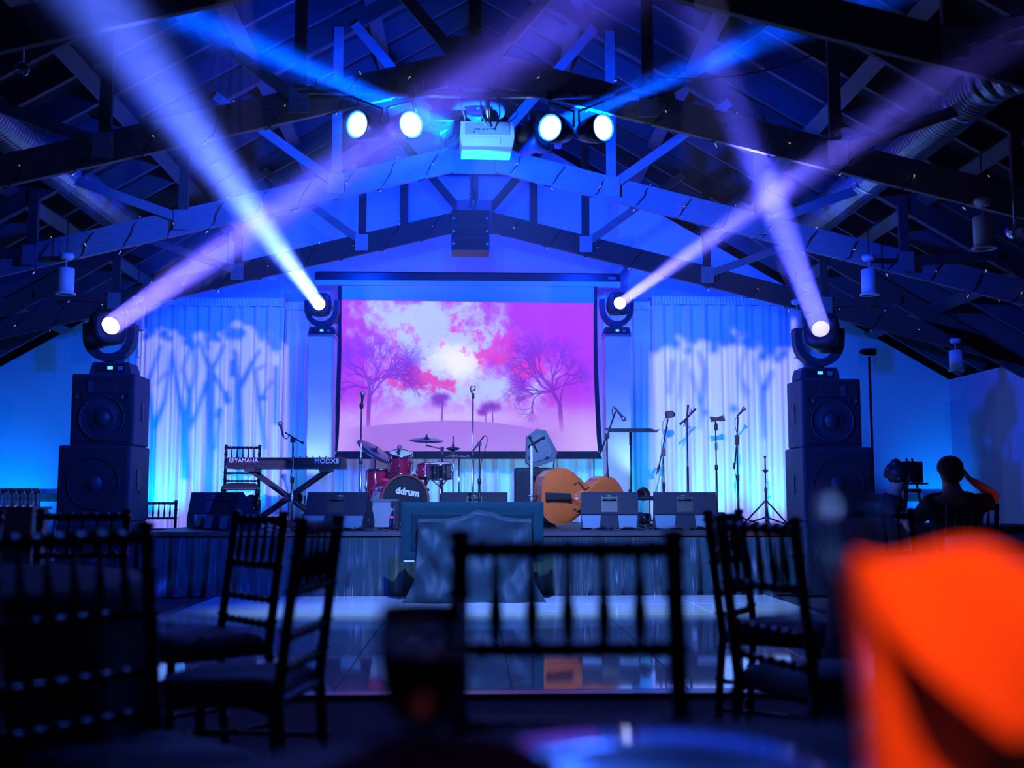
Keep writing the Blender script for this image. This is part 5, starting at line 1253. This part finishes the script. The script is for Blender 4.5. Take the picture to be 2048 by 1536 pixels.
t = thing('ribbed_tumbler', 'tall ribbed glass tumbler glowing blue on the table beside the man in the cap', 'glass', (X(1950, 8.95), 8.95, TZ))
hh = Z(997, 1950, 8.95)-TZ
rb = MB(); P = []; n = 32
for r_, z in ((.034, 0), (.040, .08), (.052, hh), (.046, hh), (.036, .09), (.030, .01)): P += [((r_+(.0025 if k % 2 else 0))*math.cos(2*math.pi*k/n), (r_+(.0025 if k % 2 else 0))*math.sin(2*math.pi*k/n), z) for k in range(n)]
rb.add(P, [(i*n+k, i*n+(k+1) % n, (i+1)*n+(k+1) % n, (i+1)*n+k) for i in range(5) for k in range(n)] + [tuple(range(n-1, -1, -1)), tuple(range(5*n, 6*n))]); rb.build('glass_body', mat('frosted ribbed glass', (.7, .75, .9), .25, trans=.5, var=.05), t)
MB().lathe([(.0, .03), (.035, .03), (.042, hh*.55), (0, hh*.55)], n=20).build('drink', WATER, t)
# easel with picture
ev = at(1821, 944, 12.0); t = thing('picture_easel', 'small dark poster of a performer on a wooden easel at the right', 'easel', (ev.x, 12.0, 0))
w_ = X(1845, 12.0)-X(1797, 12.0); h_ = Z(923, 1821, 12)-Z(965, 1821, 12)
MB().box((0, 0, ev.z), (w_, .02, h_)).build('poster', mat('near black print', (.006, .006, .009), .7), t)
fg = MB(); fg.prism([(-.035, -.09), (.045, -.09), (.04, -.02), (.015, .0), (-.02, .0), (-.04, -.03)], (-.013, -.012), 'y'); fg.build('printed_jacket', mat('printed blue jacket', (.05, .12, .2), .7), t, loc=(0, 0, ev.z))
fg = MB(); fg.prism([(.004+.022*math.cos(k*.6283), .035+.03*math.sin(k*.6283)) for k in range(10)], (-.0135, -.0125), 'y'); fg.prism([(-.03, -.02), (-.01, -.01), (-.005, .015), (-.02, .018)], (-.0142, -.0136), 'y'); fg.build('printed_face', mat('printed face', (.30, .16, .13), .7), t, loc=(0, 0, ev.z))
for s in (-1, 1): MB().tube([(s*.03, .02, ev.z+.15), (s*.09, -.02, ev.z-.35), (s*.17, -.05, .01)], .012, 6).build('leg', WOOD, t)
MB().tube([(0, .02, ev.z+.12), (0, .4, .01)], .012, 6).build('rear_leg', WOOD, t); MB().box((0, -.03, ev.z-h_/2-.012), (.34, .05, .02)).build('ledge', WOOD, t)
MB().box((0, -.02, ev.z-h_/2-.09), (.2, .03, .04)).build('cross_bar', WOOD, t)

# ------------------------------------------------------------------ people
def skin_obj(name, joints, edges, m, parent, lvl=2, root=0):
    me = bpy.data.meshes.new(name); me.from_pydata([j[0] for j in joints], edges, []); o = bpy.data.objects.new(name, me); COL.objects.link(o); o.parent = parent
    sk = o.modifiers.new('skin', 'SKIN'); sk.use_smooth_shade = True
    for i, j in enumerate(joints):
        r = j[1]; me.skin_vertices[0].data[i].radius = r if isinstance(r, tuple) else (r, r); me.skin_vertices[0].data[i].use_root = (i == root)
    ss = o.modifiers.new('sub', 'SUBSURF'); ss.levels = ss.render_levels = lvl
    dg = bpy.context.evaluated_depsgraph_get(); dg.update(); m2 = bpy.data.meshes.new_from_object(o.evaluated_get(dg)); o.modifiers.clear(); o.data = m2
    m2.materials.clear(); m2.materials.append(m)
    for p in m2.polygons: p.use_smooth = True
    return o
def person(label, loc, rz, J, head_tilt=(0, 0, 0), hair='short', cap=False):
    """J: joints in local space, facing +Y: hand/elbow targets for both arms (L = -x)"""
    t = thing('person', label, 'person', loc, rz)
    lean = J.get('lean', 0)
    sl = J.get('slouch', 0)
    def ln(p): x, y, z = p; dz_ = max(0, z-.5); return (x, y+dz_*lean, z-dz_*sl)
    j = [((0, .02, .50), (.15, .12)), (ln((0, 0, .68)), (.135, .105)), (ln((0, 0, .86)), (.165, .115)), (ln((0, -.01, 1.0)), (.15, .095)), (ln((0, 0, 1.09)), .068), (ln((0, .02, 1.16)), .064)]
    hc = Vector(ln((0, .03, 1.26))); ht = Euler([R(a) for a in head_tilt]).to_matrix()
    e = [(0, 1), (1, 2), (2, 3), (3, 4), (4, 5)]
    def add(par, p, r): j.append((tuple(p), r)); e.append((par, len(j)-1)); return len(j)-1
    # head as part of the same surface
    h1 = add(5, hc+ht @ Vector((0, .005, -.04)), (.066, .075)); h2 = add(h1, hc+ht @ Vector((0, 0, .03)), (.078, .095)); h3 = add(h2, hc+ht @ Vector((0, -.005, .085)), (.062, .075))
    arms = {}
    for s, k in ((-1, 'L'), (1, 'R')):
        sh = add(3, ln((s*.185, -.005, .985)), .062); el = Vector(J[k+'e']); wr = Vector(J[k+'h'])
        shp = Vector(ln((s*.185, -.005, .985))); u = add(sh, shp.lerp(el, .5), .047); ee = add(u, el, .040); f = add(ee, el.lerp(wr, .5), .037); ww = add(f, wr, .026)
        arms[k] = (shp, el, wr)
        hip = add(0, (s*.10, .05, .48), .085); kn = add(hip, (s*.14, .42, .50), .062); an = add(kn, (s*.14, .40, .10), .042); ft = add(an, (s*.14, .52, .05), .036)
    body = skin_obj('body', j, e, SKIN, t)
    # face
    fc = lambda x, y, z: hc+ht @ Vector((x, y, z))
    MB().tube([fc(0, .085, .03), fc(0, .112, .0), fc(0, .085, -.012)], [.008, .013, .010], 8).build('nose', SKIN, t)
    for s in (-1, 1):
        MB().sphere(fc(s*.031, .083, .028), .011, 10, (1, .6, .7)).build('eye', WHITE, t); MB().sphere(fc(s*.031, .090, .028), .005, 8).build('pupil', HAIR, t)
        MB().sphere(fc(s*.080, .0, .01), .028, 10, (.35, .7, 1)).build('ear', SKIN, t)
        MB().tube([fc(s*.018, .09, .045), fc(s*.045, .082, .047)], .004, 6).build('eyebrow', HAIR, t)
    MB().tube([fc(-.022, .083, -.038), fc(0, .090, -.036), fc(.022, .083, -.038)], [.003, .006, .003], 8).build('mouth', mat('lips', (.4, .15, .13), .5), t)
    # hands with five fingers
    for k in ('L', 'R'):
        sh, el, wr = arms[k]; d = (Vector(J.get(k+'d', wr-el))).normalized(); pal = Vector(J.get(k+'n', (0, 0, -1))); pal = (pal-d*pal.dot(d)).normalized(); sd = d.cross(pal)
        jj = [(tuple(wr-d*.02), (.022, .026)), (tuple(wr+d*.035), (.036, .015)), (tuple(wr+d*.075), (.038, .014))]; ee_ = [(0, 1), (1, 2)]
        for q, L in zip((-.030, -.010, .010, .030), (.060, .075, .07, .052)):
            b_ = wr+d*.085+sd*q; i0 = len(jj); jj.append((tuple(b_), .0095)); ee_.append((2, i0))
            p1 = b_+d*L*.5+pal*.006; p2 = p1+d*L*.35+pal*L*.3; jj += [(tuple(p1), .0085), (tuple(p2), .0068)]; ee_ += [(i0, i0+1), (i0+1, i0+2)]
        sg_ = 1 if k == 'L' else -1; tb = wr+d*.03+sd*.034*sg_; i0 = len(jj); jj += [(tuple(tb), .011), (tuple(tb+d*.03+sd*.022*sg_+pal*.008), .009), (tuple(tb+d*.055+sd*.026*sg_+pal*.02), .007)]; ee_ += [(1, i0), (i0, i0+1), (i0+1, i0+2)]
        skin_obj('hand', jj, ee_, SKIN, t)
    # clothes
    j2 = [(p, tuple(a+.032 for a in (r if isinstance(r, tuple) else (r, r)))) for p, r in j[:4]] + [(ln((0, 0, 1.085)), .088)]; e2 = [(0, 1), (1, 2), (2, 3), (3, 4)]
    for k in ('L', 'R'):
        sh, el, wr = arms[k]; n0 = len(j2); j2 += [(tuple(sh), .088), (tuple(sh.lerp(el, .5)), .066), (tuple(sh.lerp(el, .74)), .056)]; e2 += [(3, n0), (n0, n0+1), (n0+1, n0+2)]
    skin_obj('shirt', j2, e2, SHIRT, t)
    j3 = [((0, .02, .50), (.165, .135)), ((0, .01, .60), (.155, .13))]; e3 = [(0, 1)]
    for s in (-1, 1): n0 = len(j3); j3 += [((s*.10, .06, .48), .10), ((s*.14, .42, .50), .076), ((s*.14, .40, .13), .058)]; e3 += [(0, n0), (n0, n0+1), (n0+1, n0+2)]
    skin_obj('trousers', j3, e3, mat('dark trousers', (.012, .012, .018), .85), t)
    for s in (-1, 1): MB().box((s*.14, .47, .035), (.09, .27, .07), bev=.015).build('shoe', BLACK, t)
    hm = MB()
    if cap:
        prof = []
        for k in range(9): a = k/8*math.pi/2; prof.append((.094*math.cos(a)+.001, .088*math.sin(a)))
        hm.lathe([(.092, -.03)]+prof, fc(0, -.01, .035), ht @ Vector((0, 0, 1)), 24); hm.build('cap', CAP, t)
        bm_ = MB().grid(lambda u, v: fc((u-.5)*.11*(1-.3*v*v), .08+.07*v*(1-.6*(2*u-1)**2), .028-.012*v), 10, 6).build('cap_brim', CAP, t)
        MB().sphere(fc(0, -.03, -.015), .092, 14, (.98, .80, .85)).build('hair', HAIR, t)
    else:
        hm.sphere(fc(0, -.022, .03), .1, 16, (.98, 1.05, 1.0), ht); hm.build('hair', HAIR, t)
        MB().sphere(fc(0, -.075, .105), .052, 14, (1, .95, 1.15), ht).sphere(fc(0, -.115, .03), .034, 12, (1, 1, 2.2), ht).build('ponytail', HAIR, t)
        MB().lathe([(.022, -.01), (.03, 0), (.022, .01)], fc(0, -.085, .12), ht @ Vector((0, -.7, .5)), 12).build('hair_tie', BLACK, t)
    return t
MX, MY = X(1902, 8.15), 8.15
person('seated man in a dark cap seen from behind, right hand raised to his head', (MX, MY, 0), R(6),
       dict(Le=(-.27, .16, .76), Lh=(-.16, .42, .79), Re=(.37, .02, .985), Rh=(.155, .03, 1.12), Rd=(-.55, .05, .75), Rn=(-.8, .2, -.4), slouch=.115), head_tilt=(-4, 0, 0), cap=True)
WX, WY = X(1762, 10.15), 10.15
person('seated woman with a high ponytail looking down, behind the table at the right', (WX, WY, 0), R(-118),
       dict(Le=(-.25, .14, .78), Lh=(-.06, .36, .88), Re=(.25, .14, .78), Rh=(.06, .36, .86), lean=.16, slouch=.14, Ln=(0, 0, -1), Rn=(0, 0, -1)), head_tilt=(-22, 0, 0))
for x, y_, rz, lab in ((MX, MY-.02, R(6), 'dark chair under the man in the cap'), (WX+.0, WY-.0, R(-118), 'dark chair under the woman with the ponytail')):
    dup(c0, (x, y_, 0), rz, lab)


# ------------------------------------------------------------------ denser haze cones added inside each moving head beam to make it show
def haze_mat(dn):
    m = bpy.data.materials.new('beam haze'); m.use_nodes = True; n = m.node_tree.nodes; n.clear()
    v = n.new('ShaderNodeVolumeScatter'); v.inputs['Density'].default_value = dn; v.inputs['Color'].default_value = (.95, .95, 1, 1); v.inputs['Anisotropy'].default_value = 0
    o = n.new('ShaderNodeOutputMaterial'); m.node_tree.links.new(v.outputs[0], o.inputs['Volume']); return m
for i, (a, b, r, ang, e, c) in enumerate(BEAMS):
    d = (b-a).normalized(); s = .05
    while s < 14:
        p = a+d*s
        if p.z > roofz(p.x)-.12 or abs(p.x) > HW-.2 or p.y < 1.5: break
        s += .05
    st_ = .04
    o = MB().tube([d*st_, d*s], [r*1.15+.004, r*1.15+.004+s*math.tan(R(ang/2))*1.15], 24).build('light_beam', haze_mat(.20 if i < 4 else .10)); o.location = a
    tag(o, BEAMLAB[i], 'light beam', 'light beams of the moving heads'); o['kind'] = 'stuff'
